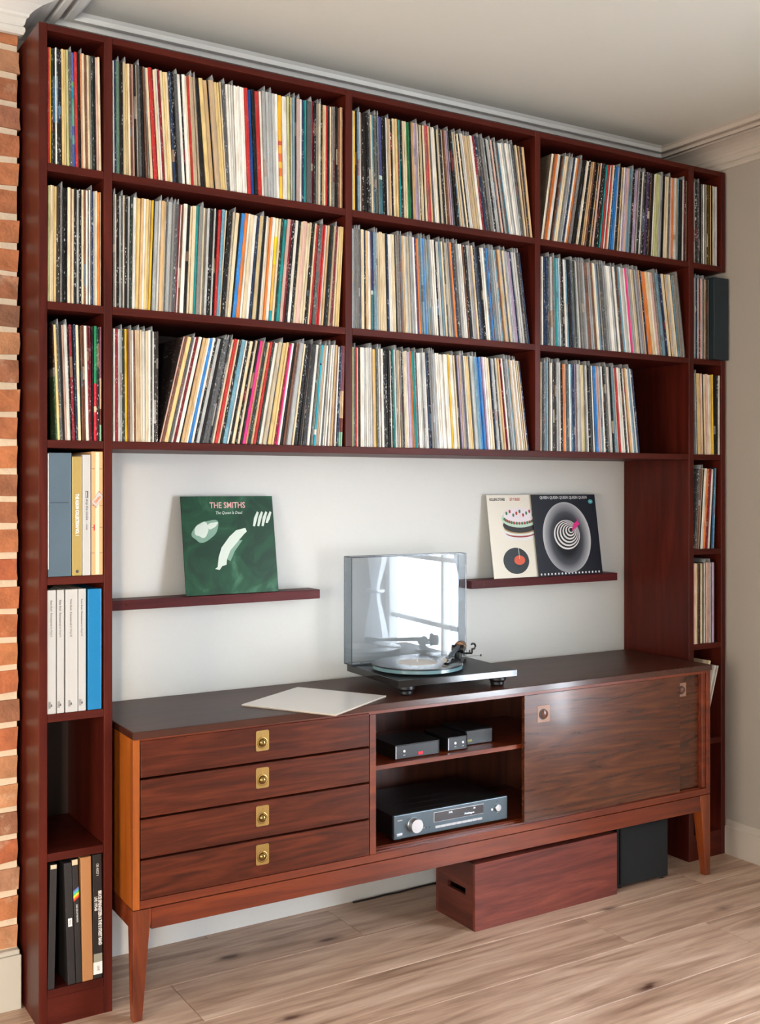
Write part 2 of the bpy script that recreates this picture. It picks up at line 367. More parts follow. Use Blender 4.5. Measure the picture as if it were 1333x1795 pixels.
def window(name, xin, xout, y0, y1, z0, z1):
    xm = (xin*.35+xout*.65); s = 1 if xout > xin else -1
    def bx(b, xa, xb, *r): return b.box(min(xa, xb), max(xa, xb), *r, bev=.003)
    w = empty(name, ((xin+xout)/2, (y0+y1)/2, z0)); w['kind'] = 'structure'
    inv = Matrix.Translation(-w.location)
    def fin(b, nm, mat):
        o = b.build(nm, mat, w); o.data.transform(inv); return o
    b = MB(); t = .06
    bx(b, xm-s*.03, xm+s*.03, y0, y0+t, z0, z1); bx(b, xm-s*.03, xm+s*.03, y1-t, y1, z0, z1)
    bx(b, xm-s*.03, xm+s*.03, y0+t, y1-t, z0, z0+t+.02); bx(b, xm-s*.03, xm+s*.03, y0+t, y1-t, z1-t, z1)
    fin(b, 'window_frame', M_trim)
    b = MB(); zz = z0+(z1-z0)*.2
    for k in (1, 2, 3, 4):
        z = z0+(z1-z0)*k/5; bx(b, xm-s*.015, xm+s*.015, y0+t, y1-t, z-.014, z+.014)
    yc = (y0+y1)/2; bx(b, xm-s*.015, xm+s*.015, yc-.014, yc+.014, z0+t, z1-t)
    fin(b, 'glazing_bars', M_trim)
    b = MB(); b.box(xm-.002, xm+.002, y0+t, y1-t, z0+t, z1-t); fin(b, 'pane', M_pane)
    b = MB(); bx(b, xin-s*.06, xm, y0-.04, y1+.04, z0-.03, z0+.004); fin(b, 'window_sill', M_trim)
    return w
w3 = window('fill_window', 0, .28, UX0, UX1, UZ0, UZ1); w3.location = ((UX0+UX1)/2, YF-.14, UZ0); w3.rotation_euler = (0, 0, R(-90))  # unseen window, added and sized to let in fill and low sun
window('window_1', XR, XR+.10, WY0, WY1, WZ0, WZ1)
window('window_2', XL, XL-.28, VY0, VY1, VZ0, VZ1)

# chimney breast: mortar bed with single bricks standing proud
YFm = YC+.0105
struct(MB().box(-1.75, XC-.003, YFm, YB+.1, .15, H).build('wall_chimney', M_mortar))
CH = bpy.data.objects['wall_chimney']
def brick_variant(k, L, D, corner):
    rnd = random.Random(50+k); b = MB(); b.box(0, L, 0, D, 0, .0605)
    bmesh.ops.subdivide_edges(b.bm, edges=b.bm.edges[:], cuts=1, use_grid_fill=True)
    for v in b.bm.verts:
        if v.co.y < D*.9 or corner:
            v.co += Vector((rnd.uniform(-.0028, .0022), rnd.uniform(-.003, .003), rnd.uniform(-.0026, .0026)))
        # round the arrises
        ex = min(v.co.x, L-v.co.x) < .004; ez = min(v.co.z, .0605-v.co.z) < .004
        if v.co.y < D*.4 and (ex or ez): v.co.y += .0035
    me = bpy.data.meshes.new('brick'); b.bm.to_mesh(me); b.bm.free(); me.materials.append(M_brick)
    return me
stretch = [brick_variant(k, .213, .03, False) for k in range(4)]
headc = [brick_variant(10+k, .104, .12, True) for k in range(4)]
strc = [brick_variant(20+k, .213, .102, True) for k in range(4)]
row = 0; z = .17; pitch = .0782
while z < 2.70:
    xr = XC + random.uniform(-.004, .004)
    corner = headc if row % 2 else strc
    L = .104 if row % 2 else .213
    x = xr - L
    def putb(me, x):
        o = bpy.data.objects.new('brick', me); COL.objects.link(o); o.parent = CH
        o.location = (x, YC+random.uniform(-.002, .003), z+random.uniform(-.0015, .0015)); o.rotation_euler = (0, R(random.uniform(-.5, .5)), 0)
    putb(random.choice(corner), x)
    for k in range(4):
        x -= .213+.014
        putb(random.choice(stretch), x)
    row += 1; z += pitch
struct(MB().box(-1.75, XC+.004, YC-.014, YB, 0, .150, bev=.002).box(-1.75, XC+.001, YC-.010, YB, .150, .164, bev=.003).build('baseboard_chimney', plain('trim_paint_toned_down', lin(190,188,180), .45, var=.015)))  # darker trim copy; strong light here is offset in its colour
struct(MB().prism([(YB-.014, 0), (YB, 0), (YB, .15), (YB-.006, .15), (YB-.009, .14), (YB-.011, .128), (YB-.014, .122)], .2, 2.47, axis='X').build('baseboard_back', M_trim))
b = MB().prism([(XR-.015, 0), (XR+.001, 0), (XR+.001, .134), (XR-.004, .133), (XR-.008, .124), (XR-.009, .112), (XR-.015, .106)], YF, 0.0, axis='Y')
struct(b.build('baseboard_right', M_trim_right))

# cornice: one profile swept along walls, with mitred corners
prof = [(0, 2.698), (.010, 2.700), (.014, 2.708), (.014, 2.718), (.009, 2.723), (.013, 2.728), (.016, 2.742), (.022, 2.747), (.024, 2.754),
        (.034, 2.764), (.052, 2.776), (.075, 2.784), (.088, 2.786), (.090, 2.799), (.101, 2.799), (.105, 2.787), (.120, 2.785), (.125, 2.800), (.138, 2.801),
        (.142, 2.792), (.162, 2.791), (.168, 2.803), (.181, 2.8105), (0, 2.8105)]
path = [(XL, YC), (XC, YC), (XC, YB), (XR, YB), (XR, YF)]
def sweep(name, path):
    b = MB(); secs = []
    P = [Vector(p) for p in path]
    for i, p in enumerate(P):
        ns = []
        for a, c in ((i-1, i), (i, i+1)):
            if a >= 0 and c < len(P):
                d = (P[c]-P[a]).normalized(); ns.append(Vector((d.y, -d.x)))
        m = ns[0] if len(ns) == 1 else (ns[0]+ns[1])/(1+ns[0].dot(ns[1]))
        secs.append([b.bm.verts.new((p.x+m.x*d, p.y+m.y*d, z)) for d, z in prof])
    b2 = MB(); last = [[b2.bm.verts.new(v.co) for v in sec] for sec in secs[-2:]]
    for bb_, prs in ((b, list(zip(secs, secs[1:]))[:-1]), (b2, [last])):
        for s, t in prs:
            for k in range(len(prof)-1): bb_.bm.faces.new((s[k], s[k+1], t[k+1], t[k]))
    bmesh.ops.delete(b.bm, geom=secs[-1], context='VERTS')
    struct(b.build('trim_1', M_trim)); struct(b2.build('trim_2', M_trim_right))
sweep('trim_1', path)

# curtains of window_1, each gathered at a ring
def curtain(name, yc, side, label):
    b = MB(); nx, nz = 40, 26; g = []
    for j in range(nz+1):
        z = 2.45 - j*(2.45-.32)/nz
        d = abs(z-.78); wdt = .09+.40*min(1, max(0, (d-.02)/(.55 if z > .78 else .5)))**.8
        if z > .78: yoff = side*(.09)*min(1, d/.6)
        else: yoff = side*.03*min(1, d/.4)
        ring = []
        for i in range(nx+1):
            s = i/nx-.5
            ring.append(b.bm.verts.new((XR-.10+.022*math.sin(s*2*math.pi*5.5)*min(1, wdt*3)+.012*math.sin(s*23), yc+yoff+s*wdt, z)))
        g.append(ring)
    for a, c in zip(g, g[1:]):
        for i in range(nx): b.bm.faces.new((a[i], a[i+1], c[i+1], c[i]))
    e = empty(name, (XR-.1, yc, .32)); tag(e, label, 'curtain', 'white curtains of the window')
    o = b.build('curtain_cloth', M_cloth_, e, smooth=True); o.data.transform(Matrix.Translation((-XR+.1, -yc, -.32)))
    b = MB(); pts = [(XR-.10+.05*math.cos(t*math.pi/8), yc+.055*math.sin(t*math.pi/8), .78) for t in range(17)]
    b.tube(pts, .012, 8); o = b.build('curtain_ring', M_silver, e, smooth=True); o.data.transform(Matrix.Translation((-XR+.1, -yc, -.32)))
m, nt, bb = new_mat('curtain_cloth'); bb.inputs['Base Color'].default_value = (.85, .87, .9, 1); bb.inputs['Roughness'].default_value = .9
bb.inputs['Transmission Weight'].default_value = 0
tl = N(nt, 'ShaderNodeBsdfTranslucent'); tl.inputs[0].default_value = (.75, .8, .85, 1); mxs = N(nt, 'ShaderNodeMixShader'); mxs.inputs[0].default_value = .12
nt.links.new(bb.outputs[0], mxs.inputs[1]); nt.links.new(tl.outputs[0], mxs.inputs[2]); nt.links.new(mxs.outputs[0], nt.nodes['Material Output'].inputs[0])
M_cloth_ = m
curtain('curtain', -2.62, 1, 'white curtain tied with a ring at the far side of the window')
curtain('curtain', -1.38, -1, 'white curtain tied with a ring at the near side of the window')

# ================================================================== SHELVING
SHV = empty('record_shelving', (0, 0, 0)); tag(SHV, 'tall mahogany wall shelving with side towers filled with records', 'shelving')
ZT = 2.684; TH = .0215; DP = .349
ups = [(0, .0225, 0), (.1767, .2004, 0), (.9436, .9675, 1.5711-TH), (1.7056, 1.729, 1.5711-TH), (2.4690, 2.4965, 0), (2.6500, 2.673, 0)]
ups_build = [u+(ZT,) for u in ups[:-1]]+[(ups[-1][0], ups[-1][1], 0, 1.9412), (ups[-1][0], ups[-1][1], 2.2905, ZT)]
for x0, x1, zb, zt_ in ups_build:
    MB().box(x0, x1, 0, DP, zb if zb != 1.5711-TH else 1.5711, zt_, bev=.0012).build('upright', M_upright, SHV)
cols = [(u[1], v[0]) for u, v in zip(ups, ups[1:])]
ZS = [2.3118, 1.9418, 1.5711, 1.2036, .8358, .4632, .0979]
e = .0002
for k, (a, c) in enumerate(cols):
    MB().box(a+e, c-e, 0.0008, DP, ZT-.018, ZT, bev=.0008).build('top_board', M_shelf, SHV)
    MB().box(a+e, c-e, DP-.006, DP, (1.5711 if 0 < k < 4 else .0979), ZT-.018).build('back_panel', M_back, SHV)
    for z in ZS[:2]: MB().box(a+e, c-e, .0008, DP-.0065, z-TH, z, bev=.001).build('shelf', M_shelf, SHV)
    if k in (0, 4):
        for z in ZS[2:]: MB().box(a+e, c-e, .0008, DP-.0065, z-TH, z, bev=.001).build('shelf', M_shelf, SHV)
        MB().box(a+e, c-e, .002, .02, .0, .0979-TH-.0003).build('kick_board', M_shelf, SHV)
MB().box(.2006, 2.4688, .0, DP, 1.5711-TH, 1.5711, bev=.001).build('shelf', M_shelf, SHV)

# picture ledges
def ledge(x0, x1, plugs, label):
    L = empty('picture_ledge', (x0, .275, 1.071)); tag(L, label, 'ledge')
    MB().box(0, x1-x0, 0, YB-.275-.001, 0, .030, bev=.0012).build('ledge_board', M_ledge, L)
    for p in plugs: MB().cyl((p-x0, -.0004, .016), .0055, .002, 'Y', 16).build('screw_plug', M_upright, L)
ledge(.2012, 1.003, (.338, .966), 'long dark red wooden ledge fixed beside the left tower, below the green sleeve')
ledge(1.634, 2.361, (1.69,), 'dark red wooden ledge on the right, carrying two leaning picture sleeves')

# ================================================================== RECORDS
def S(*c): return lin(*c)[:3]
PAL = {
 'c': ('cream', S(218,200,166), .25, .25), 'w': ('white', S(228,224,214), .2, .4), 'i': ('ivory yellow', S(216,188,128), .3, .3),
 't': ('tan', S(204,170,124), .4, .3), 'b': ('brown', S(110,72,54), .3, .6), 'k': ('black', S(20,17,16), .15, .5),
 'K': ('black speckled', S(24,22,21), 1, .62), 'H': ('black and cream', S(58,50,46), 1, .7), 'g': ('grey', S(124,118,110), .5, .5),
 'G': ('dark grey', S(50,50,52), .7, .5), 's': ('silver grey', S(178,180,178), .4, .8), 'r': ('red', S(180,44,42), .2, .6),
 'R': ('dark red', S(122,26,38), .6, .6), 'p': ('pale pink', S(206,168,154), .4, .5), 'm': ('magenta', S(222,52,128), 0, .6),
 'o': ('orange', S(212,122,56), .2, .5), 'y': ('yellow', S(226,184,54), .2, .5), 'e': ('green', S(44,118,72), .2, .5),
 'E': ('dark green', S(38,50,42), .9, .5), 'l': ('pale green', S(184,184,128), .3, .6), 'u': ('blue', S(44,120,190), .2, .7),
 'U': ('navy blue', S(32,50,80), .8, .55), 'q': ('teal', S(26,138,138), .2, .6), 'Q': ('light blue', S(104,152,172), .6, .6),
 'v': ('lilac', S(170,152,178), .5, .6), 'V': ('purple', S(74,52,94), .6, .6), 'N': ('royal blue', S(16,68,136), .1, .8),
 'Y': ('yellow-orange', S(238,182,52), 0, .5), 'Z': ('turquoise banded', S(40,158,180), 0, .6),
 'n': ('blue and black', S(44,104,150), .3, .7), 'a': ('striped blue and teal', S(64,92,160), .3, .6), 'd': ('dark olive green', S(60,72,48), .5, .5),
 'x': ('half green half red', S(20,130,80), .3, .6), 'j': ('many coloured', S(150,110,110), .3, .6), 'f': ('half yellow half white', S(232,200,40), 0, .6),
 'D': ('navy and teal', S(58,66,116), .2, .5), 'A': ('pink with dark triangles', S(214,176,168), 1, .1)}
SEG = {'Y': [(0,.22,S(244,190,60)),(.22,.30,S(232,120,50)),(.30,.36,S(244,190,60)),(.36,.44,S(226,106,60)),(.44,.52,S(240,170,60)),(.52,.56,S(206,80,60)),(.56,1,S(240,184,56))],
 'Z': [(0,.11,S(36,150,172)),(.11,.16,S(232,232,228)),(.16,.8,S(40,158,180)),(.8,.815,S(10,20,30)),(.815,1,S(40,158,180))],
 'n': [(0,.36,S(30,34,34)),(.36,.66,S(52,112,160)),(.66,.76,S(90,130,156)),(.76,1,S(34,40,54))],
 'a': [(0,.2,S(66,96,168)),(.2,.28,S(90,160,170)),(.28,.36,S(70,96,168)),(.36,.6,S(86,168,146)),(.6,.7,S(22,140,170)),(.7,.75,S(90,164,120)),(.75,1,S(88,98,168))],
 'd': [(0,.55,S(56,76,48)),(.55,.62,S(120,110,100)),(.62,1,S(50,28,22))],
 'x': [(0,.25,S(190,24,50)),(.25,.3,S(220,180,150)),(.3,.5,S(190,24,50)),(.5,1,S(20,134,84))],
 'j': [(0,.14,S(140,190,160)),(.14,.28,S(116,60,50)),(.28,.55,S(206,176,140)),(.55,1,S(140,90,104))],
 'f': [(0,.1,S(38,150,160)),(.1,.55,S(216,170,80)),(.55,.82,S(240,206,30)),(.82,1,S(226,214,180))],
 'D': [(0,.36,S(60,110,120)),(.36,.4,S(200,220,210)),(.4,1,S(66,70,122))]}
ORD = ['', 'first', 'second', 'third', 'fourth', 'fifth', 'sixth', 'seventh', 'eighth', 'ninth', 'tenth', 'eleventh', 'twelfth', 'thirteenth', 'fourteenth',
       'fifteenth', 'sixteenth', 'seventeenth', 'eighteenth', 'nineteenth']
TENS = {2: 'twent', 3: 'thirt', 4: 'fort', 5: 'fift', 6: 'sixt', 7: 'sevent', 8: 'eight', 9: 'ninet'}
def ordinal(n):
    if n < 20: return ORD[n]
    t, u = divmod(n, 10)
    return TENS[t]+'ieth' if u == 0 else TENS[t]+'y-'+ORD[u]
def jacket_geom(t, h, D, segs, spk, V, F, FC, FS, M=None, side=None):
    """closed jacket with a slightly rounded spine; segs = [(z0,z1,col)] up the spine"""
    base = len(V); r = min(.0012, t*.3)
    zs = [segs[0][0]*h]+[s[1]*h for s in segs]
    sec = [(0, D), (0, r), (t*.22, 0), (t*.78, 0), (t, r), (t, D)]
    for z in zs:
        for x, y in sec:
            p = Vector((x, y, z)); V.append(M @ p if M else p)
    for k in range(len(zs)-1):
        c = segs[k][2]
        for i in range(6):
            a = base+k*6+i; b_ = base+k*6+(i+1) % 6
            F.append((a, b_, b_+6, a+6)); FC.append(side if side and i == 0 else c); FS.append(spk)
    n = base+(len(zs)-1)*6
    F.append(tuple(base+i for i in reversed(range(6)))); FC.append(segs[0][2]); FS.append(spk)
    F.append(tuple(n+i for i in range(6))); FC.append(segs[-1][2]); FS.append(spk)
def poly_geom(t, h, D, V, F, M=None, fy=-.002):
    base = len(V)
    for z, x0, x1 in ((.001, -.0003, t+.0003), (h, -.0002, t+.0002), (h+.015, t*.75, t*.75+.0006)):
        for x, y in ((x0, fy), (x1, fy), (x1, D), (x0, D)):
            p = Vector((x, y, z)); V.append(M @ p if M else p)
    for k in (0, 4):
        for i in range(4):
            F.append((base+k+i, base+k+(i+1) % 4, base+k+4+(i+1) % 4, base+k+4+i))
def make_segs(code, rnd):
    name, col, spk, fl = PAL[code]
    j = rnd.uniform(.86, 1.1); col = tuple(min(1, c*j) for c in col)
    if code in SEG: segs = [(a, b_, tuple(c*j for c in cc)) for a, b_, cc in SEG[code]]
    elif code in 'kKHEURQGsbjgv' and rnd.random() < .4:
        o = rnd.choice([S(200,186,158), S(150,120,96), S(90,110,130), S(40,36,34), S(186,180,176), S(128,44,46)])
        z1 = rnd.uniform(.15, .7); z2 = z1+rnd.uniform(.05, .22); f = rnd.uniform(.35, .8)
        o = tuple(col[k]*(1-f)+o[k]*f for k in range(3)); segs = [(0, z1, col), (z1, z2, o), (z2, 1, col)]
    else: segs = [(0, 1, col)]
    return segs, (spk, fl, 0)
def finish_jackets(name, V, F, FC, FS, PV=None, PF=None, mats=None):
    me = bpy.data.meshes.new(name); nv = len(V)
    me.from_pydata([tuple(v) for v in V]+([tuple(v) for v in PV] if PV else []), [], F+([tuple(i+nv for i in f) for f in PF] if PF else []))
    ca = me.color_attributes.new('Col', 'FLOAT_COLOR', 'CORNER'); sa = me.color_attributes.new('Spk', 'FLOAT_COLOR', 'CORNER')
    cd = []; sd = []
    for p in me.polygons:
        k = p.index; c = FC[k] if k < len(FC) else (.4, .4, .4); s_ = FS[k] if k < len(FS) else (0, 0, 0)
        cd += [c[0], c[1], c[2], 1]*p.loop_total; sd += [s_[0], s_[1], s_[2], 1]*p.loop_total
    ca.data.foreach_set('color', cd); sa.data.foreach_set('color', sd)
    me.materials.append(M_jacket)
    if PF:
        me.materials.append(M_poly)
        me.materials.append(M_flap)
        for p in me.polygons:
            if p.index >= len(F): p.material_index = 1 if (p.index-len(F)) % 8 < 4 else 2
    o = bpy.data.objects.new(name, me); COL.objects.link(o); return o
CELLS = [
 ('L1', 2.3118, 0.0251, [11, 16, 18, 29, 1, 29, 6, 2, 2, 19, 6, 30, 11, 5, 15, 0, 4, 0, 8, 18, 5, 13, 0],
  [62, 47, 47, 63, 31, 47, 95, 63, 64, 64, 96, 80, 80, 81, 32, 81, 65, 65, 49, 65, 65, 66, 66],
  [0, -1, -1, -1, -2, -2, -2, -3, -3, -4, -4, -5, -5, -5, -5, -5, -5, -5, -5, -5, -5, -5, -6]),
 ('L2', 1.9418, 0.0248, [19, 0, 0, 2, 7, 8, 5, 6, 5, 0, 13, 0, 6, 10, 6, 0, 4, 1, 21, 1, 9, 21, 10, 0, 15, 0],
  [56, 56, 56, 70, 98, 42, 56, 57, 42, 71, 43, 57, 86, 72, 57, 57, 58, 58, 29, 43, 29, 58, 44, 58, 73, 44],
  [2, 2, 2, 2, 1, 1, 1, 1, 1, 1, 1, 1, 1, 0, 0, 0, 0, 0, 0, 0, 0, 0, 0, 0, 0, 0]),
 ('L3', 1.5711, 0.0485, [31, 2, 6, 5, 13, 1, 6, 12, 5, 21, 0, 5, 4, 4, 1, 12, 12, 5, 32, 6, 33],
  [42, 70, 56, 71, 57, 85, 57, 71, 29, 57, 72, 29, 58, 58, 72, 43, 58, 44, 73, 73, 58],
  [-12, -12, -12, -12, -11, -11, -11, -11, -10, -9, -8, -7, -6, -7, -7, -7, -5, -3, 0, 0, 0]),
 ('A1', 2.3118, 0.2042, [1, 21, 17, 5, 6, 2, 2, 0, 4, 13, 5, 0, 5, 6, 5, 4, 8, 0, 11, 12, 0, 1, 12, 0, 2, 0, 21, 6, 5, 1, 6, 1, 0, 11, 3, 0, 3, 5, 2, 3, 5, 3, 2, 2, 0, 6, 1, 1, 1, 1, 1, 1, 1, 1, 11, 26, 5, 11, 1, 10, 10, 10, 10, 1, 27, 1, 19, 18, 2, 23, 5, 13, 1, 21, 22, 5, 12, 6, 10, 1, 18, 3, 11, 5, 0, 8, 5, 4, 3, 4],
  [48, 49, 97, 65, 49, 82, 66, 66, 66, 66, 50, 50, 66, 33, 100, 67, 67, 101, 101, 34, 68, 68, 68, 68, 85, 86, 69, 86, 104, 87, 52, 104, 52, 52, 88, 70, 88, 142, 124, 143, 36, 144, 90, 72, 36, 109, 73, 73, 73, 73, 55, 74, 74, 74, 111, 130, 112, 131, 75, 94, 95, 95, 95, 115, 115, 154, 77, 39, 58, 78, 39, 117, 78, 79, 79, 158, 60, 119, 120, 40, 60, 101, 81, 81, 61, 102, 122, 61, 61, 41],
  [-2, -2, -2, -3, -3, -3, -4, -5, -5, -6, -7, -7, -8, -8, -9, -11, -13, -16, -18, -18, -18, -18, -18, -18, -17, -17, -17, -17, -17, -17, -16, -16, -16, -16, -16, -16, -18, -21, -24, -24, -24, -23, -23, -22, -20, -18, -16, -14, -12, -11, -11, -11, -12, -12, -12, -12, -13, -13, -11, -10, -9, -9, -8, -7, -6, -5, -4, -3, -2, -1, 0, 0, 1, 1, 1, 2, 2, 2, 2, 2, 2, 2, 2, 1, 1, 1, 1, 1, 1, 1]),
 ('A2', 1.9418, 0.2042, [8, 0, 6, 10, 6, 0, 6, 10, 18, 1, 16, 2, 3, 1, 2, 0, 16, 5, 10, 1, 3, 0, 18, 10, 8, 6, 12, 1, 4, 1, 5, 0, 0, 22, 8, 0, 8, 10, 6, 10, 5, 11, 23, 0, 6, 0, 0, 5, 20, 15, 1, 0, 1, 21, 2, 5, 1, 0, 15, 1, 34, 0, 18, 22, 13, 12, 6, 1, 6, 0, 13, 0, 0, 6, 0, 11, 18, 11, 1, 5, 18, 12, 0, 2],
  [50, 50, 84, 34, 67, 34, 84, 68, 68, 85, 17, 102, 68, 69, 86, 52, 52, 35, 139, 70, 105, 52, 35, 123, 71, 88, 53, 35, 71, 107, 107, 72, 108, 90, 109, 73, 73, 73, 128, 37, 74, 74, 93, 56, 130, 75, 112, 56, 113, 113, 76, 114, 115, 96, 115, 116, 58, 78, 58, 136, 78, 78, 79, 99, 99, 79, 99, 100, 100, 60, 141, 101, 81, 102, 61, 102, 123, 123, 145, 83, 167, 84, 84, 147],
  [0, 0, 0, 0, 0, 1, 2, 3, 4, 5, 6, 7, 8, 8, 9, 10, 11, 11, 11, 11, 10, 10, 10, 12, 13, 14, 15, 15, 15, 14, 14, 13, 12, 12, 13, 13, 13, 13, 14, 14, 14, 16, 19, 21, 24, 27, 29, 30, 31, 31, 30, 29, 29, 28, 27, 27, 26, 26, 25, 25, 25, 26, 27, 28, 29, 29, 29, 29, 29, 29, 29, 29, 28, 28, 27, 26, 26, 25, 24, 24, 24, 22, 20, 18]),
 ('A3a', 1.5711, 0.2042, [1, 12, 10, 10, 18, 16, 4, 0, 1, 4, 0, 3, 0, 1, 0, 1, 6, 1, 7, 7],
  [61, 92, 62, 62, 77, 78, 62, 62, 47, 63, 31, 94, 63, 79, 79, 63, 64, 48, 64, 64],
  [0, -1, -1, -1, -2, -2, -2, -3, -3, -3, -3, -3, -2, -2, -1, 0, 0, 0, 1, 1]),
 ('A3b', 1.5711, 0.3381, [13, 4, 2, 5, 1, 12, 1, 5, 3, 3, 1, 20, 1, 6, 10, 5, 6, 9, 9, 6, 0, 11, 0, 6, 23, 1, 6, 0, 6, 0, 5, 14, 15, 18, 3, 11, 18, 1, 0, 5, 2, 2, 12, 14, 1, 5, 4, 4, 10, 0, 6, 5, 13, 9, 1, 18, 0, 28, 3, 18, 1, 4, 1, 4, 1, 33],
  [52, 105, 122, 88, 53, 88, 88, 53, 89, 71, 71, 90, 72, 72, 108, 91, 91, 73, 73, 55, 92, 92, 55, 92, 130, 56, 112, 112, 56, 94, 76, 95, 76, 95, 96, 96, 77, 135, 116, 39, 117, 78, 78, 59, 79, 99, 79, 59, 159, 80, 140, 101, 40, 162, 122, 61, 41, 123, 123, 82, 124, 41, 166, 83, 147, 126],
  [72, 71, 71, 71, 70, 70, 70, 70, 69, 69, 69, 68, 68, 68, 67, 66, 66, 65, 65, 64, 64, 63, 63, 63, 62, 61, 61, 60, 60, 59, 59, 58, 58, 57, 57, 56, 55, 55, 54, 53, 52, 52, 51, 50, 49, 48, 47, 46, 44, 42, 40, 38, 37, 35, 33, 31, 31, 29, 27, 26, 24, 23, 20, 17, 15, 12]),
 ('B1', 2.3118, 0.9699, [0, 16, 5, 23, 4, 5, 6, 0, 18, 8, 35, 6, 5, 3, 6, 0, 2, 22, 6, 0, 17, 5, 3, 24, 0, 0, 5, 0, 11, 3, 5, 1, 0, 5, 6, 0, 4, 13, 24, 5, 6, 0, 1, 0, 1, 3, 2, 1, 12, 6, 8, 10, 6, 10, 13, 10, 23, 1, 10, 1, 10, 5, 0, 4, 9],
  [74, 98, 49, 148, 99, 125, 150, 126, 126, 51, 127, 76, 128, 128, 77, 103, 129, 104, 52, 157, 105, 79, 105, 132, 106, 106, 53, 80, 134, 81, 81, 108, 81, 163, 82, 82, 82, 82, 110, 138, 111, 111, 140, 112, 141, 113, 170, 114, 200, 144, 87, 87, 174, 117, 146, 117, 88, 148, 119, 149, 149, 90, 90, 90, 182],
  [0, -1, -2, -3, -4, -6, -7, -8, -9, -9, -9, -9, -9, -9, -9, -9, -9, -9, -9, -10, -11, -12, -12, -13, -14, -15, -16, -16, -17, -19, -21, -22, -23, -24, -24, -25, -25, -27, -29, -33, -36, -39, -43, -45, -45, -46, -46, -46, -47, -48, -49, -49, -50, -51, -52, -52, -53, -54, -55, -52, -49, -47, -45, -43, -40]),
 ('B2', 1.9418, 0.9699, [10, 10, 8, 9, 0, 2, 3, 1, 35, 23, 10, 0, 0, 5, 21, 1, 0, 5, 8, 4, 3, 10, 10, 1, 25, 15, 23, 20, 10, 3, 10, 1, 6, 1, 23, 0, 0, 10, 15, 6, 10, 1, 10, 6, 10, 24, 6, 21, 5, 1, 23, 20, 23, 10, 1, 4, 10, 21, 10, 24, 21, 1, 9, 5],
  [76, 50, 127, 102, 76, 102, 77, 128, 103, 103, 130, 104, 105, 52, 79, 105, 159, 53, 133, 107, 107, 188, 135, 81, 81, 82, 137, 82, 110, 110, 83, 139, 83, 112, 112, 140, 113, 141, 142, 114, 114, 115, 115, 145, 116, 116, 117, 88, 118, 147, 118, 119, 119, 120, 90, 150, 91, 121, 183, 122, 92, 185, 93, 124],
  [0, -1, -1, -2, -3, -3, -4, -4, -5, -6, -7, -7, -8, -8, -9, -10, -10, -11, -12, -13, -13, -14, -14, -15, -15, -15, -16, -17, -17, -18, -19, -20, -21, -22, -23, -24, -25, -26, -28, -28, -29, -29, -30, -30, -31, -31, -32, -32, -32, -33, -34, -34, -35, -36, -37, -37, -38, -39, -40, -41, -42, -43, -44, -45]),
 ('B3', 1.5711, 0.9699, [19, 18, 11, 0, 5, 1, 10, 1, 1, 3, 16, 18, 1, 1, 6, 5, 1, 18, 22, 1, 0, 8, 6, 0, 1, 24, 15, 22, 12, 1, 10, 1, 21, 8, 10, 1, 1, 1, 16, 1, 0, 5, 24, 24, 1, 2, 18, 10, 23, 20, 24, 1, 0, 5, 10, 6, 0, 12, 1, 10, 23, 1, 3, 1, 0, 4, 0],
  [81, 54, 54, 82, 55, 137, 83, 138, 111, 83, 56, 84, 112, 84, 169, 85, 57, 57, 57, 114, 86, 86, 86, 86, 87, 116, 87, 87, 88, 147, 118, 118, 119, 149, 149, 150, 181, 182, 61, 122, 122, 92, 154, 124, 93, 93, 94, 157, 126, 158, 127, 159, 96, 96, 161, 97, 129, 97, 163, 131, 131, 99, 66, 66, 100, 66, 100],
  [0, -1, -1, -1, -2, -2, -3, -4, -4, -5, -5, -6, -6, -7, -7, -8, -9, -9, -9, -10, -10, -11, -11, -12, -12, -13, -14, -14, -15, -15, -16, -17, -17, -18, -19, -20, -21, -22, -22, -23, -24, -24, -24, -25, -25, -26, -26, -27, -27, -28, -28, -29, -30, -30, -31, -33, -34, -35, -36, -37, -38, -39, -40, -40, -41, -42, -43]),
 ('C1', 2.3118, 1.7368, [1, 4, 15, 1, 5, 4, 0, 8, 10, 21, 1, 15, 8, 5, 6, 1, 6, 3, 4, 6, 3, 13, 6, 5, 22, 11, 1, 11, 1, 20, 20, 6, 3, 1, 24, 13, 23, 6, 24, 4, 10, 1, 6, 25, 6, 5, 1, 19, 10, 5, 0, 18, 13, 15, 3, 5, 1, 12, 0],
  [103, 68, 103, 138, 69, 104, 139, 105, 140, 105, 70, 141, 142, 142, 143, 72, 108, 144, 108, 109, 145, 146, 110, 73, 74, 147, 74, 111, 112, 149, 112, 113, 113, 75, 114, 114, 190, 115, 115, 77, 154, 77, 194, 117, 196, 118, 79, 237, 159, 120, 200, 121, 161, 162, 204, 164, 82, 123, 82],
  [50, 51, 51, 52, 53, 54, 54, 55, 56, 56, 55, 55, 55, 55, 54, 53, 51, 50, 48, 47, 45, 43, 41, 40, 39, 38, 37, 35, 34, 32, 30, 28, 26, 25, 23, 23, 23, 23, 23, 23, 23, 23, 22, 21, 20, 19, 19, 17, 15, 14, 12, 10, 9, 8, 7, 6, 5, 4, 3]),
 ('C2', 1.9418, 1.7393, [1, 5, 21, 6, 10, 22, 23, 1, 6, 1, 5, 21, 18, 10, 1, 8, 10, 10, 4, 1, 23, 21, 9, 10, 1, 10, 1, 6, 23, 1, 14, 10, 0, 6, 10, 24, 21, 15, 0, 1, 36, 8, 23, 21, 0, 5, 3, 0, 5, 8],
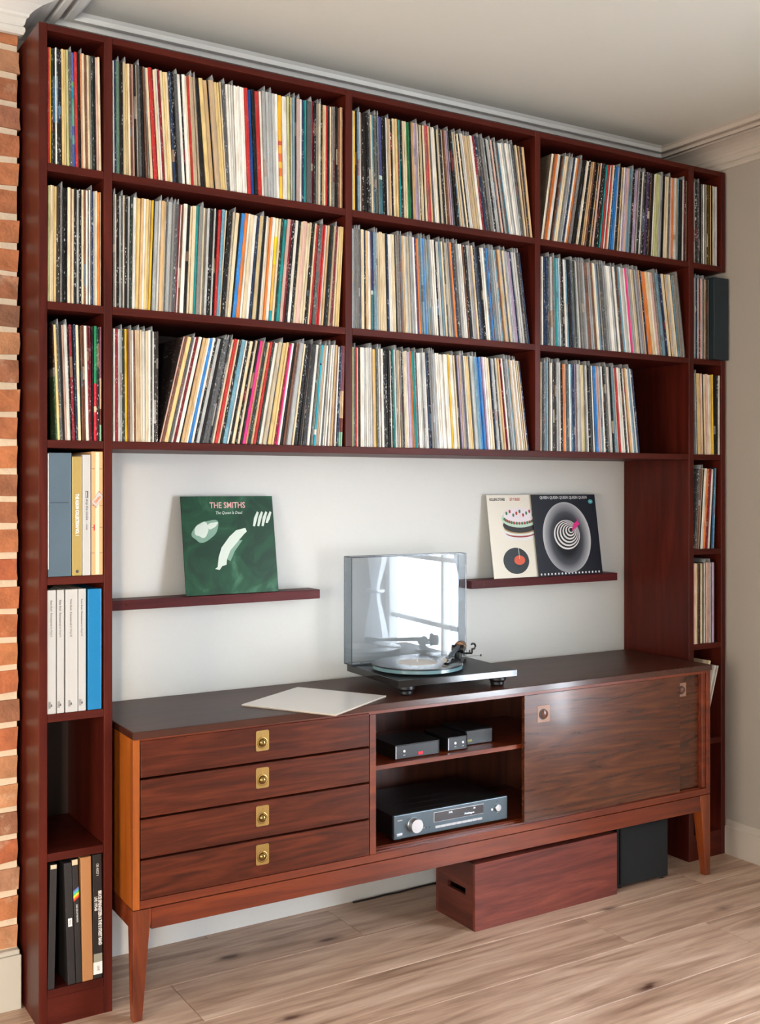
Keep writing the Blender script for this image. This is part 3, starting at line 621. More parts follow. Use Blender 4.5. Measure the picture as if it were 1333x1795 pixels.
  [92, 62, 155, 124, 219, 126, 126, 95, 127, 191, 128, 96, 161, 97, 97, 195, 294, 164, 165, 66, 100, 133, 134, 168, 202, 169, 136, 137, 171, 207, 69, 208, 139, 105, 105, 141, 106, 248, 143, 107, 143, 108, 181, 109, 145, 73, 146, 147, 147, 222],
  [-1, -1, -3, -4, -6, -9, -10, -11, -13, -15, -17, -19, -20, -22, -23, -24, -26, -27, -29, -29, -30, -31, -32, -33, -34, -35, -35, -36, -36, -37, -38, -38, -39, -40, -41, -41, -42, -43, -44, -44, -45, -45, -45, -44, -44, -44, -44, -44, -44, -44]),
 ('C3', 1.5711, 1.7355, [0, 9, 23, 10, 0, 1, 5, 7, 10, 1, 5, 15, 10, 6, 1, 21, 24, 10, 0, 19, 8, 1, 5, 1, 6, 20, 13, 10, 1, 18, 6, 1, 5, 23, 0, 11, 1, 18, 1, 12, 1, 23, 1, 21],
  [61, 152, 92, 92, 61, 92, 62, 155, 124, 125, 31, 125, 94, 94, 126, 158, 95, 159, 128, 96, 97, 162, 97, 65, 65, 163, 98, 131, 132, 99, 99, 100, 133, 134, 67, 202, 135, 102, 68, 136, 103, 137, 69, 103],
  [0, -1, -1, -2, -2, -2, -3, -3, -4, -4, -5, -5, -5, -6, -6, -7, -7, -8, -9, -11, -12, -13, -14, -15, -16, -17, -18, -19, -20, -21, -22, -22, -23, -25, -25, -27, -30, -31, -33, -34, -36, -38, -39, -40]),
 ('R1', 2.3118, 2.5057, [10, 6, 5, 10, 1, 0, 6, 16, 3, 5, 0, 10],
  [101, 169, 136, 102, 102, 68, 103, 103, 69, 69, 104, 174],
  [0, 0, 0, 0, 0, 0, 0, 0, 0, 0, 0, 0]),
 ('R2', 1.9418, 2.5057, [10, 5, 21, 1, 12, 13, 9, 6, 0, 5, 0],
  [51, 77, 52, 52, 103, 78, 104, 78, 104, 52, 79],
  [0, 0, 0, 0, 0, 0, 0, 0, 0, 0, 0]),
 ('R3', 1.5711, 2.5152, [10, 6, 2, 13, 0, 5, 0, 13, 1, 2, 16, 5, 18, 1],
  [85, 57, 114, 85, 86, 114, 86, 86, 115, 115, 87, 174, 87, 29],
  [-9, -9, -9, -9, -9, -9, -9, -8, -8, -8, -6, 0, 0, 0]),
 ('R4', 1.2036, 2.5035, [6, 10, 5, 1, 15, 12, 1, 5, 20],
  [226, 97, 98, 130, 65, 164, 132, 99, 132],
  [24, 23, 23, 23, 23, 23, 23, 19, 13]),
 ('R5', 0.8358, 2.5019, [13, 0, 6, 0, 5, 1, 13, 1, 21, 24],
  [148, 111, 149, 112, 75, 112, 188, 75, 76, 114],
  [0, 0, 0, 0, 0, 0, 0, 0, 0, 0]),
]

CODES = list(PAL)      # palette numbers in CELLS follow the order of PAL
CELLS = [(a_, z_, x_, [CODES[k] for k in c_], w_, l_) for a_, z_, x_, c_, w_, l_ in CELLS]
PLACE = {'L1': 'top shelf of the left tower', 'L2': "left tower's second shelf down", 'L3': "left tower's third shelf down",
         'A1': 'top shelf of the wide left bay', 'A2': 'middle shelf of the wide left bay', 'A3a': 'upright row low in wide left bay', 'A3b': 'leaning row low in wide left bay'}
GRP = {k: 'records on the '+v for k, v in PLACE.items()}
items = []
for cell, z, x0, codes, ws, ls in CELLS:
    x = x0; n = len(codes); rnd = random.Random(sum(map(ord, cell))); indiv = cell in PLACE; num = 0
    for i in range(n):
        p = ws[i]*1e-4; dx = ls[i]*1e-3; dn = (ls[i+1] if i+1 < n else ls[i])*1e-3
        items.append((x, cell, i+1, z, codes[i], p, dx, max(.5*p, min(p, p+dn-dx)), indiv)); x += p
pick = set(id(t) for t in sorted([t for t in items if t[8]], key=lambda t: t[0])[:300])
SV, SF, SFC, SFS, PV, PF = [], [], [], [], [], []
POLYP = {'s': .55, 'g': .6, 'G': .6, 'Q': .45, 'k': .12, 'K': .15, 'E': .35, 'U': .2, 'w': .14, 't': .3, 'v': .3}
for it in items:
    x, cell, idx, z, code, p, dx, ptop, indiv = it
    rnd = random.Random(hash((cell == '', idx*13+ord(cell[0])*7+ord(cell[1])*31)) & 0xffff)
    rnd = random.Random(idx*1301+ord(cell[0])*777+ord(cell[1])*31)
    subs = 1 if (id(it) in pick or p < .0085) else 2
    h = rnd.uniform(.310, .3145); th = math.asin(max(-.35, min(.35, dx/.312)))
    for sidx in range(subs):
        pp = p/subs; t = min(pp, ptop/subs)*math.cos(th)*.94
        y0 = .004+rnd.uniform(0, .006); segs, spk = make_segs(code, rnd)
        if subs == 2 and sidx == 1 and rnd.random() < .45: segs, spk = make_segs(rnd.choice('cwkKsQbtU'), rnd)
        zz = z+.0003+(t*math.sin(th) if th > 0 else 0); xx = x+sidx*pp+.0002
        if th < 0: xx += 0
        poly = rnd.random() < POLYP.get(code, .06)
        if id(it) in pick:
            V, F, FC, FS = [], [], [], []
            jacket_geom(t, h, .312, segs, spk, V, F, FC, FS, None, S(46,36,34) if (cell, idx) == ('A3b', 1) else None)
            o = finish_jackets('record', V, F, FC, FS); o.location = (xx, y0, zz); o.rotation_euler = (0, th, 0)
            tag(o, '%s record sleeve, %s from left, %s' % (PAL[code][0], ordinal(idx), PLACE[cell]), 'record', GRP[cell])
            if poly:
                V, F = [], []; poly_geom(t, h, .312, V, F)
                me = bpy.data.meshes.new('poly_sleeve'); me.from_pydata([tuple(v) for v in V], [], F); me.materials.append(M_poly); me.materials.append(M_flap)
                for pf in me.polygons: pf.material_index = 0 if pf.index < 4 else 1
                q = bpy.data.objects.new('poly_sleeve', me); COL.objects.link(q); q.parent = o
        else:
            M = Matrix.Translation((xx, y0, zz)) @ Matrix.Rotation(th, 4, 'Y')
            jacket_geom(t, h, .312, segs, spk, SV, SF, SFC, SFS, M, S(96,84,70) if (cell, idx) == ('C1', 1) else None)
            if poly: poly_geom(t, h, .312, PV, PF, M)
st = finish_jackets('record_rows', SV, SF, SFC, SFS, PV, PF)
tag(st, 'closely packed record sleeves filling the middle and right bays and the right tower', 'records', None, 'stuff')

# three records leaning in the low right compartment, and the dark box in the right tower
def single_record(x, y, z, t, code, th, label, group=None, h=.312):
    V, F, FC, FS = [], [], [], []; segs, spk = make_segs(code, random.Random(int(x*1000)))
    jacket_geom(t, h, .312, segs, spk, V, F, FC, FS)
    o = finish_jackets('record', V, F, FC, FS); o.location = (x, y, z); o.rotation_euler = (0, th, 0); tag(o, label, 'record', group); return o
g = 'records leaning behind the sideboard end'
single_record(2.500, .006, .4645+.003, .011, 'c', R(16.5), 'cream record sleeve leaning behind the sideboard end, tallest and leftmost', g)
single_record(2.536, .006, .4645+.003, .009, 'w', R(17), 'pale record sleeve between two others leaning behind the sideboard end', g, .29)
single_record(2.5545, .006, .4645+.002, .0045, 'w', R(17), 'thin white record sleeve, rightmost of those leaning behind the sideboard', g, .288)
bx = empty('box_set', (2.591, -.016, 1.9425)); tag(bx, 'dark teal square box jutting out of the right tower beside the wall', 'box')
m_teal = plain('teal_card', lin(20,36,44), .45, bscale=60, var=.25)
MB().box(0, .082, 0, .318, 0, .32, bev=.001).build('case', m_teal, bx)

# ================================================================== BOX SETS in the left tower
def boxset(x0, x1, z, h, mat, label, name='box_set', y=.004, th=0, group=None, bev=.0012, t_over=None):
    o = empty(name, (x0, y, z+.0003), (0, th, 0)); tag(o, label, 'box set', group)
    MB().box(0, x1-x0, 0, .315, 0, h, bev=bev, seg=2).build('case', mat, o); return o
z4 = 1.2036
m_slate = plain('slate_card', lin(74,92,106), .4, bscale=40, var=.22)
b1 = boxset(.0255, .088, z4, .333, m_slate, 'wide slate blue box with a dark smudge across its spine')
MB().box(-.0002, .0018, -.0004, .004, .02, .33).build('worn_edge', M_dot, b1)
MB().box(.006, .056, -.0003, .001, .198, .2).build('crease', plain('crease', lin(44,58,70), .6), b1)
m_gold = plain('gold_card', lin(164,142,82), .4, .2)
b2 = boxset(.0905, .1165, z4, .324, m_gold, 'gold box set with white lettering down its spine', bev=.002)
text('THE ALBUM COLLECTION VOL 1', .0125, (.013, -.0004, .165), M_dot, b2, DOWN, sx=.62, bold=.0004)
MB().cyl((.0135, -.0002, .012), .0042, .001, 'Y', 20).build('round_emblem', M_ink, b2)
b3 = boxset(.1185, .1405, z4, .329, M_card_white, 'plain white box with small black lettering, between gold and tan boxes')
text('stop the clocks', .0105, (.0125, -.0004, .180), M_ink, b3, DOWN, sx=.9)
text('OASIS', .006, (.0115, -.0004, .132), M_ink, b3, DOWN, sx=1)
bm_ = MB(); bm_.box(.008, .0155, -.0004, .0005, .212, .2135); bm_.box(.008, .0155, -.0004, .0005, .2285, .23); bm_.box(.008, .009, -.0004, .0005, .212, .23); bm_.box(.0125, .0155, -.0004, .0005, .212, .23)
bm_.build('small_emblem', M_ink, b3)
m_tan = plain('tan_card', lin(196,152,106), .55, bscale=30, var=.06)
b4 = boxset(.1432, .1752, z4, .338, m_tan, 'tan box with a pale stripe and a tilted badge, beside the upright', bev=.0015)
MB().box(.011, .0215, -.0005, .001, .002, .336).build('pale_stripe', plain('stripe_cream', lin(214,194,166), .5), b4)
bm_ = MB()
for zz in (.06, .13, .19, .29):
    bm_.box(.001, .009, -.0004, .0005, zz, zz+.0012); bm_.box(.0225, .0312, -.0004, .0005, zz, zz+.0012)
bm_.build('tick_marks', M_ink, b4)
def badge(s, mat, y, nm):
    c = Vector((.0165, .207)); a = R(52); pts = []
    for px, pz in ((-.021*s, -.0115*s), (.021*s, -.0115*s), (.021*s, .0115*s), (-.021*s, .0115*s)):
        q = Vector((px*math.cos(a)-pz*math.sin(a), px*math.sin(a)+pz*math.cos(a))) + c
        pts.append((max(.0005, min(.0315, q.x)), q.y))
    return MB().prism(pts, y, y+.0004).build(nm, mat, b4)
badge(1, plain('badge_red', lin(150,60,48), .5), -.0009, 'badge_border'); badge(.9, M_card_white, -.0013, 'badge')
tb = text('Sticky', .0105, (.0165, -.0016, .207), plain('badge_orange', lin(196,112,50), .5), b4, Matrix.Rotation(R(-52), 3, 'Y') @ FRONT, sx=.95, bold=.0003)
MB().box(.006, .009, -.0004, .0005, .122, .138).build('red_mark', M_red, b4)
z5 = .8358
for x0, x1, num, word in ((.0238, .0468, 'I', 'leftmost'), (.0495, .0685, 'II', 'second'), (.0722, .1053, 'III', 'widest'), (.1073, .1277, 'IV', 'fourth')):
    o = boxset(x0, x1, z5, .332, M_card_white, {'leftmost': 'white box with typewriter lettering standing against the left upright', 'second': 'narrow white lettered box, second from the left upright',
        'widest': 'widest of the four white lettered boxes', 'fourth': 'white lettered box beside the bright blue one'}[word], group='white box sets in the left tower')
    c = (x1-x0)*.45
    text('Kate Bush  Remastered in Vinyl '+num, .0072, (c, -.0004, .305), M_ink, o, DOWN, sx=1.02, align='LEFT')
    q = MB(); zz = .024
    q.prism([(c-.002, zz-.004), (c+.003, zz-.004), (c+.001, zz+.004)], -.0005, .0002)
    for k in range(4): q.box(c-.007+k*.0016, c-.0065+k*.0016, -.0004, .0002, zz-.009, zz+.009)
    q.build('small_emblem', M_ink, o)
m_blue = plain('bright_blue_card', lin(20,112,164), .28, bscale=12, var=.18)
boxset(.1335, .1708, z5, .330, m_blue, 'bright blue box standing at the right end of the white ones', bev=.0015)
z7 = .0979
m_bk = plain('worn_black_card', lin(30,28,30), .5, bscale=80, var=.3)
o = boxset(.0245, .0425, z7, .333, m_bk, 'black box leaning alone against the left upright at the bottom', th=R(1.2))
MB().box(.001, .017, -.0006, .004, .322, .333).build('worn_edge', M_card_edge, o)
o = boxset(.0790, .0995, z7, .331, m_bk, 'black box with a small white sticker, left of the rainbow one', th=R(-1.9))
MB().box(.006, .0165, -.0005, .001, .158, .180).build('sticker', M_dot, o); text('DG', .008, (.011, -.0009, .169), M_ink, o, DOWN)
o = boxset(.1020, .1175, z7, .336, m_bk, 'black box with a rainbow stripe across its spine', th=R(-2.1))
for k, c in enumerate([(110,110,180), (60,160,190), (70,180,100), (240,220,60), (240,140,40), (220,40,40)]):
    z0 = .252-k*.0048; MB().prism([(.0003, z0-.0048), (.0152, z0+.010-.0048), (.0152, z0+.010), (.0003, z0)], -.0005, .0002).build('colour_stripe', plain('stripe_%d' % k, lin(*c), .4), o)
text('DARK SIDE OF THE MOON', .0065, (.0085, -.0004, .19), M_dot, o, DOWN, sx=.62)
MB().box(0, .0152, -.0004, .003, .322, .3362).build('worn_edge', M_card_edge, o)
m_kraft = plain('kraft_card', lin(168,120,78), .6, bscale=40, var=.08)
boxset(.1190, .1475, z7, .338, m_kraft, 'plain brown cardboard box between black ones on the bottom shelf', th=R(-1.0))
o = boxset(.1490, .1738, z7, .340, m_bk, 'black box with bold white lettering and a pale foot', th=R(-.4))
text('BRUCE SPRINGSTEEN & THE E STREET BAND', .0125, (.0185, -.0004, .165), M_dot, o, DOWN, sx=.60, bold=.0005)
text('LIVE 1975-85', .0115, (.0075, -.0004, .205), M_dot, o, DOWN, sx=.62, bold=.0003)
text('CBS 450227 1', .0095, (.0125, -.0004, .298), M_dot, o, DOWN, sx=.62)
MB().box(0, .0245, -.0006, .001, .012, .045).build('pale_label', M_dot, o)
MB().box(.001, .0242, -.0003, .001, .045, .068).build('pale_band', plain('fade_grey', lin(140,140,130), .5), o)
text('LIVE', .009, (.013, -.0010, .028), M_ink, o, DOWN, sx=.8)

# ================================================================== SIDEBOARD (local frame: origin at its front left corner on the floor)
AZ = -R(.955)
SB = empty('sideboard', (.2257, -.097, 0), (0, 0, AZ)); tag(SB, 'long low mid-century wooden sideboard with four drawers and sliding doors', 'sideboard')
SBM = Matrix.Translation((.2257, -.097, 0)) @ Matrix.Rotation(AZ, 4, 'Z')
def sbw(x, y, z): return SBM @ Vector((x, y, z))
DS = .43; XE = 2.211
b = MB(); b.box(-.002, XE+.002, -.004, DS+.018, .7625, .7835, bev=.003, seg=2); b.build('tabletop', M_top, SB)
MB().box(-.0025, XE+.0025, -.0062, -.0042, .7635, .7825, bev=.0006).build('front_edging', M_topedge, SB)
MB().box(0, .0185, 0, DS, .302, .762, bev=.001).build('end_panel', M_honey, SB)
b = MB().box(XE-.0185, XE, 0, DS, .302, .762, bev=.001); b.box(XE-.038, XE-.0195, .006, .03, .327, .76, bev=.001); b.build('end_panel', M_case, SB)
MB().box(.019, XE-.019, .001, DS-.001, .302, .3245, bev=.001).build('bottom_board', M_case, SB)
MB().box(.019, XE-.019, .36, DS, .3255, .3265).build('track', M_inner, SB)
b = MB()
for yy in (.012, .034, .050): b.box(.765, XE-.04, yy, yy+.004, .3245, .3285)
b.build('door_track', M_case, SB)
MB().box(.019, XE-.019, .004, .05, .752, .7622).build('top_rail', M_case, SB)
MB().box(.019, XE-.019, DS-.008, DS-.001, .3247, .7618).build('back_panel', M_inner, SB)
MB().box(.741, .7625, .0015, DS-.009, .3247, .7518, bev=.001).build('divider', M_case, SB)
MB().box(1.580, 1.602, .060, DS-.009, .3247, .7518, bev=.001).build('divider', M_inner, SB)
MB().box(.7630, 1.5795, .030, DS-.009, .5705, .5857, bev=.001).build('inner_shelf', M_case, SB)
for i, (z0, z1) in enumerate(((.6572, .7570), (.5490, .6510), (.4385, .5430), (.3265, .4325))):
    d = MB().box(.0215, .7375, 0, .018, z0, z1, bev=.0012).build('drawer', M_drawer, SB)
    bb = MB().box(.03, .73, .018, .38, z0+.012, z1-.012); o = bb.build('drawer_box', M_inner, d)
    zc = z0+(z1-z0)*.60; x0 = .3605
    bp_ = MB(); r = .005; pts = []
    w2, h2 = .0205, .0293
    for cx_, cz_, a0 in ((w2-r, h2-r, 0), (-w2+r, h2-r, 90), (-w2+r, -h2+r, 180), (w2-r, -h2+r, 270)):
        for k in range(5):
            a = R(a0+k*22.5); pts.append((x0+w2+cx_+r*math.cos(a), zc+cz_+r*math.sin(a)))
    pl = bp_.prism(pts, -.0022, .001).build('handle_plate', M_brass, d)
    rg = MB()
    n = 32
    rg.lathe([(.0150, 0), (.0158, .0008), (.0150, .0013), (.0138, .0013), (.0128, .0004), (.0122, .0002)], (x0+w2, -.0022, zc-.006), n, 'Y')
    rg.box(x0+w2-.003, x0+w2+.003, -.0042, -.002, zc+.0085, zc+.0205, bev=.0008)
    rg.build('handle_ring', M_brass, d, smooth=True)
    MB().cyl((x0+w2, -.0023, zc-.006), .0168, .0006, 'Y', 28).build('ring_groove_shade', M_brass_dark, d)  # flat disc; its dark brass colour paints the groove's shade
    MB().lathe([(.0108, 0), (.0108, .001), (.0098, .004), (.0075, .0068), (.004, .0085), (.0002, .009)], (x0+w2, -.0022, zc-.006), 28, 'Y').build('handle_knob', M_brass_dark, d, smooth=True)
def sliding(x0, x1, y0, hx0, hx1, hz0, hz1):
    d = MB().box(x0, x1, y0, y0+.016, .3290, .7515, bev=.001).build('sliding_door', M_door, SB)
    MB().box(hx0, hx1, y0-.0012, y0+.002, hz0, hz1, bev=.0006).build('handle_plate', plain('handle_wood', lin(150,112,92), .3), d)
    cx_, cz_ = (hx0+hx1)/2, (hz0+hz1)/2; r = (hx1-hx0)*.34
    MB().cyl((cx_-r*.15, y0-.0016, cz_-.001), r*1.02, .001, 'Y', 28).build('handle_recess_shade', plain('recess_shade', lin(30,18,14), .5), d)  # flat disc on the plate, recess shade put into its dark colour
    MB().lathe([(r*.86, 0), (r*.84, .002), (r*.65, .0045), (r*.35, .006), (.0002, .0065)], (cx_+r*.1, y0-.0018, cz_-.001), 28, 'Y').build('thumb_button', plain('thumb_wood', lin(96,62,50), .22), d, smooth=True)
sliding(1.337, 2.057, .0035, 1.392, 1.444, .655, .711)
sliding(1.452, 2.172, .0235, 2.0625, 2.108, .672, .722)
# base frame and tapered legs
b = MB().box(.052, XE-.049, .003, .026, .242, .2985, bev=.001); b.build('front_rail', M_case, SB)
MB().box(.052, XE-.049, DS-.026, DS-.003, .242, .2985, bev=.001).build('rear_rail', M_case, SB)
for xa in (.003, XE-.026): MB().box(xa, xa+.023, .049, DS-.049, .242, .2985, bev=.001).build('side_rail', M_case, SB)
for sx in (0, 1):
    for sy in (0, 1):
        X0 = 0 if sx == 0 else XE; Y0 = 0 if sy == 0 else DS; dx = 1 if sx == 0 else -1; dy = 1 if sy == 0 else -1
        b = MB(); rings = []
        for z, wx, wy in ((.0006, .026, .026), (.242, .046, .044), (.262, .0505, .047), (.2995, .0515, .048)):
            rings.append([b.bm.verts.new((X0+dx*px, Y0+dy*py, z)) for px, py in ((0, 0), (wx, 0), (wx, wy), (0, wy))])
        for p, q in zip(rings, rings[1:]):
            for k in range(4): b.bm.faces.new((p[k], p[(k+1) % 4], q[(k+1) % 4], q[k]))
        b.bm.faces.new(rings[0]); b.bm.faces.new(rings[-1])
        bmesh.ops.recalc_face_normals(b.bm, faces=b.bm.faces[:])
        bmesh.ops.bevel(b.bm, geom=b.bm.edges[:], offset=.0014, segments=1, affect='EDGES')
        b.build('leg', M_leg, SB)

# ------------------------------------------------------------------ amplifier
p = sbw(.857, .052, .3287); A = empty('amplifier', p, (0, 0, AZ)); tag(A, 'grey-fronted stereo amplifier with large silver volume knob, on the sideboard floor', 'amplifier')
MB().box(.003, .443, .012, .30, .010, .0795, bev=.002).build('case', M_black, A)
MB().box(0, .446, 0, .012, .008, .0835, bev=.0025, seg=2).build('front_panel', M_gun, A)
b = MB()
for r_ in range(3):
    for k in range(26): b.cyl((.07+k*.009, .05+r_*.05, .0797), .0022, .0006, 'Z', 8)
b.build('vent_holes', plain('vent_dark', lin(4,4,5), .9), A)
b = MB()
for fx, fy in ((.03, .03), (.416, .03), (.03, .27), (.416, .27)): b.cyl((fx, fy, .005), .014, .0098, 'Z', 20)
b.build('feet', M_black, A)
MB().lathe([(.0235, 0), (.0235, .001), (.0225, .002), (.0225, .018), (.0212, .021), (.0002, .0213)], (.075, 0, .046), 40, 'Y').build('volume_knob', M_silver, A, smooth=True)
MB().lathe([(.0115, 0), (.0115, .006), (.010, .0072), (.0002, .0073)], (.4045, 0, .050), 28, 'Y').build('small_knob', M_silver, A, smooth=True)
MB().lathe([(.0034, 0), (.0034, .001), (.0002, .0012)], (.382, 0, .0475), 16, 'Y').build('indicator_light', M_glow, A)
b = MB().box(.1505, .3475, -.0012, .001, .0405, .0725, bev=.0012); b.build('display_bezel', M_silver, A)
MB().box(.1520, .3460, -.0018, .001, .0420, .0710).build('display', M_display, A)
text('PVR', .0085, (.215, -.0022, .0640), M_glow, A); text('34', .0085, (.309, -.0022, .0645), M_glow, A); text('Analogue', .0092, (.2885, -.0022, .0515), M_glow, A, sx=1.15)
for k in range(9): MB().box(.1560+k*.0206, .1760+k*.0206, -.0025, .001, .0215, .0290, bev=.0008).build('button', M_silver, A)
MB().box(.0085, .0315, -.002, .001, .0185, .0275, bev=.0035, seg=3).build('standby_button', M_silver, A)
text('ARCAM', .0052, (.0225, -.0004, .0665), M_dot, A); text('SA20', .0035, (.40, -.0004, .0715), M_ink, A)
text('volume', .003, (.112, -.0004, .030), M_dot, A); text('menu', .003, (.405, -.0004, .034), M_dot, A)
b = MB(); b.cyl((.121, -.0004, .029), .0022, .0012, 'Y', 12); b.cyl((.134, -.0004, .029), .0022, .0012, 'Y', 12); b.build('sockets', M_black, A)

# ------------------------------------------------------------------ small units on the inner shelf
def small_unit(x0, x1, y0, d, h, label, dots, red, name):
    p = sbw(x0, y0, .5862); o = empty(name, p, (0, 0, AZ)); tag(o, label, 'hi-fi unit'); w_ = x1-x0
    pts = []; r = .012
    for cx_, cy_, a0 in ((w_-r, d-r, 0), (r, d-r, 90), (.0015, .0015, 180), (w_-r, r, 270)):
        rr = .0015 if a0 == 180 else r
        for k in range(6):
            a = R(a0+k*18); pts.append((cx_+rr*math.cos(a), cy_+rr*math.sin(a)))
    MB().prism(pts, .003, h, axis='Z').build('case', M_black, o)
    MB().box(.0002, w_-.014, -.0022, .0008, .005, h-.002, bev=.0008).build('front_panel', plain('unit_front', lin(46,52,58), .3), o)
    MB().box(0, .0022, -.0028, .001, .005, h-.002).build('edge_strip', M_silver, o)
    b = MB(); b.cyl((.02, .03, .0015), .008, .003, 'Z', 12); b.cyl((w_-.02, .03, .0015), .008, .003, 'Z', 12); b.build('feet', M_black, o)
    for dx_ in dots:
        MB().cyl((dx_, -.0026, h*.56), .0040, .0012, 'Y', 18).build('button', M_dot, o)
        text('mode', .0035, (dx_, -.0025, h*.30), M_dot, o)
    if red: MB().box(.084, .102, -.0028, 0, h*.16, h*.40, bev=.0014, seg=2).build('badge', M_red, o)
    return o
small_unit(.863, 1.036, .053, .15, .046, 'wider small black unit with a red badge on the inner shelf', (.032,), True, 'phono_stage')
small_unit(1.069, 1.152, .062, .15, .045, 'small square black unit with two white dots on the inner shelf', (.028, .058), False, 'phono_stage')
p = sbw(1.168, .10, .5862); o = empty('power_supply', p, (0, 0, AZ)); tag(o, 'dark box in shadow at the right end of the inner shelf', 'hi-fi unit')
MB().box(0, .11, 0, .14, 0, .05, bev=.003).build('case', M_black, o); MB().box(.006, .024, -.0006, .001, .012, .019).build('yellow_label', plain('olive_label', lin(130,128,50), .5), o)

# ------------------------------------------------------------------ white sleeve on the tabletop
c4_ = [sbw(*q) for q in ((.397, .186, 0), (.694, .374, 0), (.832, .062, 0), (.555, -.109, 0))]
cx_ = sum(v.x for v in c4_)/4; cy_ = sum(v.y for v in c4_)/4
dd = (c4_[2]-c4_[3]); ang = math.atan2(dd.y, dd.x)
dd2 = (c4_[1]-c4_[0]); ang = (ang+math.atan2(dd2.y, dd2.x))/2
WS = empty('record_sleeve', (cx_, cy_, .7838), (0, 0, ang)); tag(WS, 'plain white record sleeve lying flat on the sideboard, overhanging its front edge', 'record sleeve')
MB().box(-.163, .163, -.163, .163, .0035, .0045, bev=.0003).build('upper_card', plain('glazed_card', lin(232,228,224), .22, spec=.8, var=.01), WS)
MB().box(-.162, .162, -.162, .162, .0012, .0033).build('inner_card', M_card_edge, WS)
MB().box(-.163, .163, -.163, .163, 0, .001, bev=.0003).build('lower_card', M_card_white, WS)

# ------------------------------------------------------------------ turntable
TT = empty('turntable', (1.094, -.072, .7837), (0, 0, R(-3.3))); tag(TT, 'black belt-drive turntable with its smoked clear lid raised', 'turntable')
TM = Matrix.Translation((1.094, -.072, .7837)) @ Matrix.Rotation(R(-3.3), 4, 'Z'); TI = TM.inverted()
def tl_(x, y, z=0): return TI @ Vector((x, y, z))
PW, PD = .453, .360
MB().box(0, PW, 0, PD, .0320, .0535, bev=.001).build('plinth', M_black_gloss, TT)
MB().box(.0012, PW-.0012, .0012, PD-.0012, .0534, .0540).build('plinth_top', M_plinth_top, TT)
for fx, fy in ((.05, .045), (PW-.05, .045), (PW/2, PD-.05)):
    MB().lathe([(.020, 0), (.023, .004), (.023, .012), (.030, .020), (.030, .0321)], (fx, fy, 0), 24).build('foot', M_black, TT, smooth=True)
pc = tl_(1.265, .079); px_, py_ = pc.x, pc.y
MB().cyl((px_, py_, .0575), .06, .0075, n=48).build('sub_platter', M_black, TT)
MB().lathe([(.150, .0615), (.152, .0625), (.152, .0725), (.150, .0735)], (px_, py_, 0), 96).build('platter', plain('platter_edge', lin(96,128,136), .12, spec=.8), TT, smooth=True)
MB().lathe([(.148, .0735), (.148, .0760)], (px_, py_, 0), 72).build('mat', M_black, TT)
MB().lathe([(.0035, .076), (.0035, .088), (.002, .0895)], (px_, py_, 0), 16).build('spindle', M_silver, TT, smooth=True)
# the record on it
gp = TM @ Vector((px_, py_, .0763))
RC = empty('vinyl_record', gp, (0, 0, 0)); tag(RC, 'black vinyl record with a large pale label lying on the turntable', 'record')
m, nt, bb = new_mat('vinyl'); bb.inputs['Base Color'].default_value = lin(26,26,28); bb.inputs['Roughness'].default_value = .13; bb.inputs['Specular IOR Level'].default_value = .8
tc = N(nt, 'ShaderNodeTexCoord'); ln = N(nt, 'ShaderNodeVectorMath', operation='LENGTH'); mu = N(nt, 'ShaderNodeMath', operation='MULTIPLY'); mu.inputs[1].default_value = 3500
sn = N(nt, 'ShaderNodeMath', operation='SINE'); bp = N(nt, 'ShaderNodeBump'); bp.inputs['Strength'].default_value = .05; bp.inputs['Distance'].default_value = .0002
nt.links.new(tc.outputs['Object'], ln.inputs[0]); nt.links.new(ln.outputs['Value'], mu.inputs[0]); nt.links.new(mu.outputs[0], sn.inputs[0]); nt.links.new(sn.outputs[0], bp.inputs['Height']); nt.links.new(bp.outputs['Normal'], bb.inputs['Normal'])
b = MB(); n = 96; prof_ = [(.0037, .0018), (.06, .0018), (.070, .0014), (.148, .0014), (.1505, .0010), (.1505, .0004), (.148, 0), (.0037, 0)]
rings = [[b.bm.verts.new((r_*math.cos(2*math.pi*i/n), r_*math.sin(2*math.pi*i/n), z_)) for i in range(n)] for r_, z_ in prof_]
for a_, c_ in zip(rings, rings[1:]+rings[:1]):
    for i in range(n): b.bm.faces.new((a_[i], a_[(i+1) % n], c_[(i+1) % n], c_[i]))
b.build('disc', m, RC, smooth=True)
b = MB(); rings = [[b.bm.verts.new((r_*math.cos(2*math.pi*i/64), r_*math.sin(2*math.pi*i/64), z_)) for i in range(64)] for r_, z_ in ((.004, .0021), (.066, .0021), (.066, .0015), (.004, .0015))]
for a_, c_ in zip(rings, rings[1:]+rings[:1]):
    for i in range(64): b.bm.faces.new((a_[i], a_[(i+1) % 64], c_[(i+1) % 64], c_[i]))
b.build('label', M_label, RC)
# tonearm
P = tl_(1.487, .155); Hh = tl_(1.338, .018); dv = Vector((Hh.x-P.x, Hh.y-P.y, 0)).normalized()
ax, ay = P.x, P.y
MB().cyl((ax, ay, .0585), .027, .009, n=36, bev=.001).build('arm_base', M_black, TT)
MB().cyl((ax, ay, .073), .013, .022, n=24).build('arm_pillar', M_black, TT)
sd = Vector((-dv.y, dv.x, 0))
b = MB()
for s_ in (-1, 1):
    c = Vector((ax, ay, .0945))+sd*s_*.015
    b.tube([c-sd*.006, c+sd*.006], .015, 20)
b.tube([Vector((ax, ay, .0945))-sd*.02, Vector((ax, ay, .0945))+sd*.02], .008, 12)
b.build('bearing_housing', M_black, TT, smooth=True)
h3 = Vector((Hh.x, Hh.y, .0895)); a3 = Vector((ax, ay, .0985))
b = MB().tube([a3-dv*.012, a3+dv*.03, (a3+h3)/2, h3-dv*.022], [.009, .0078, .0066, .0055], 16); b.build('arm_tube', M_gun, TT, smooth=True)
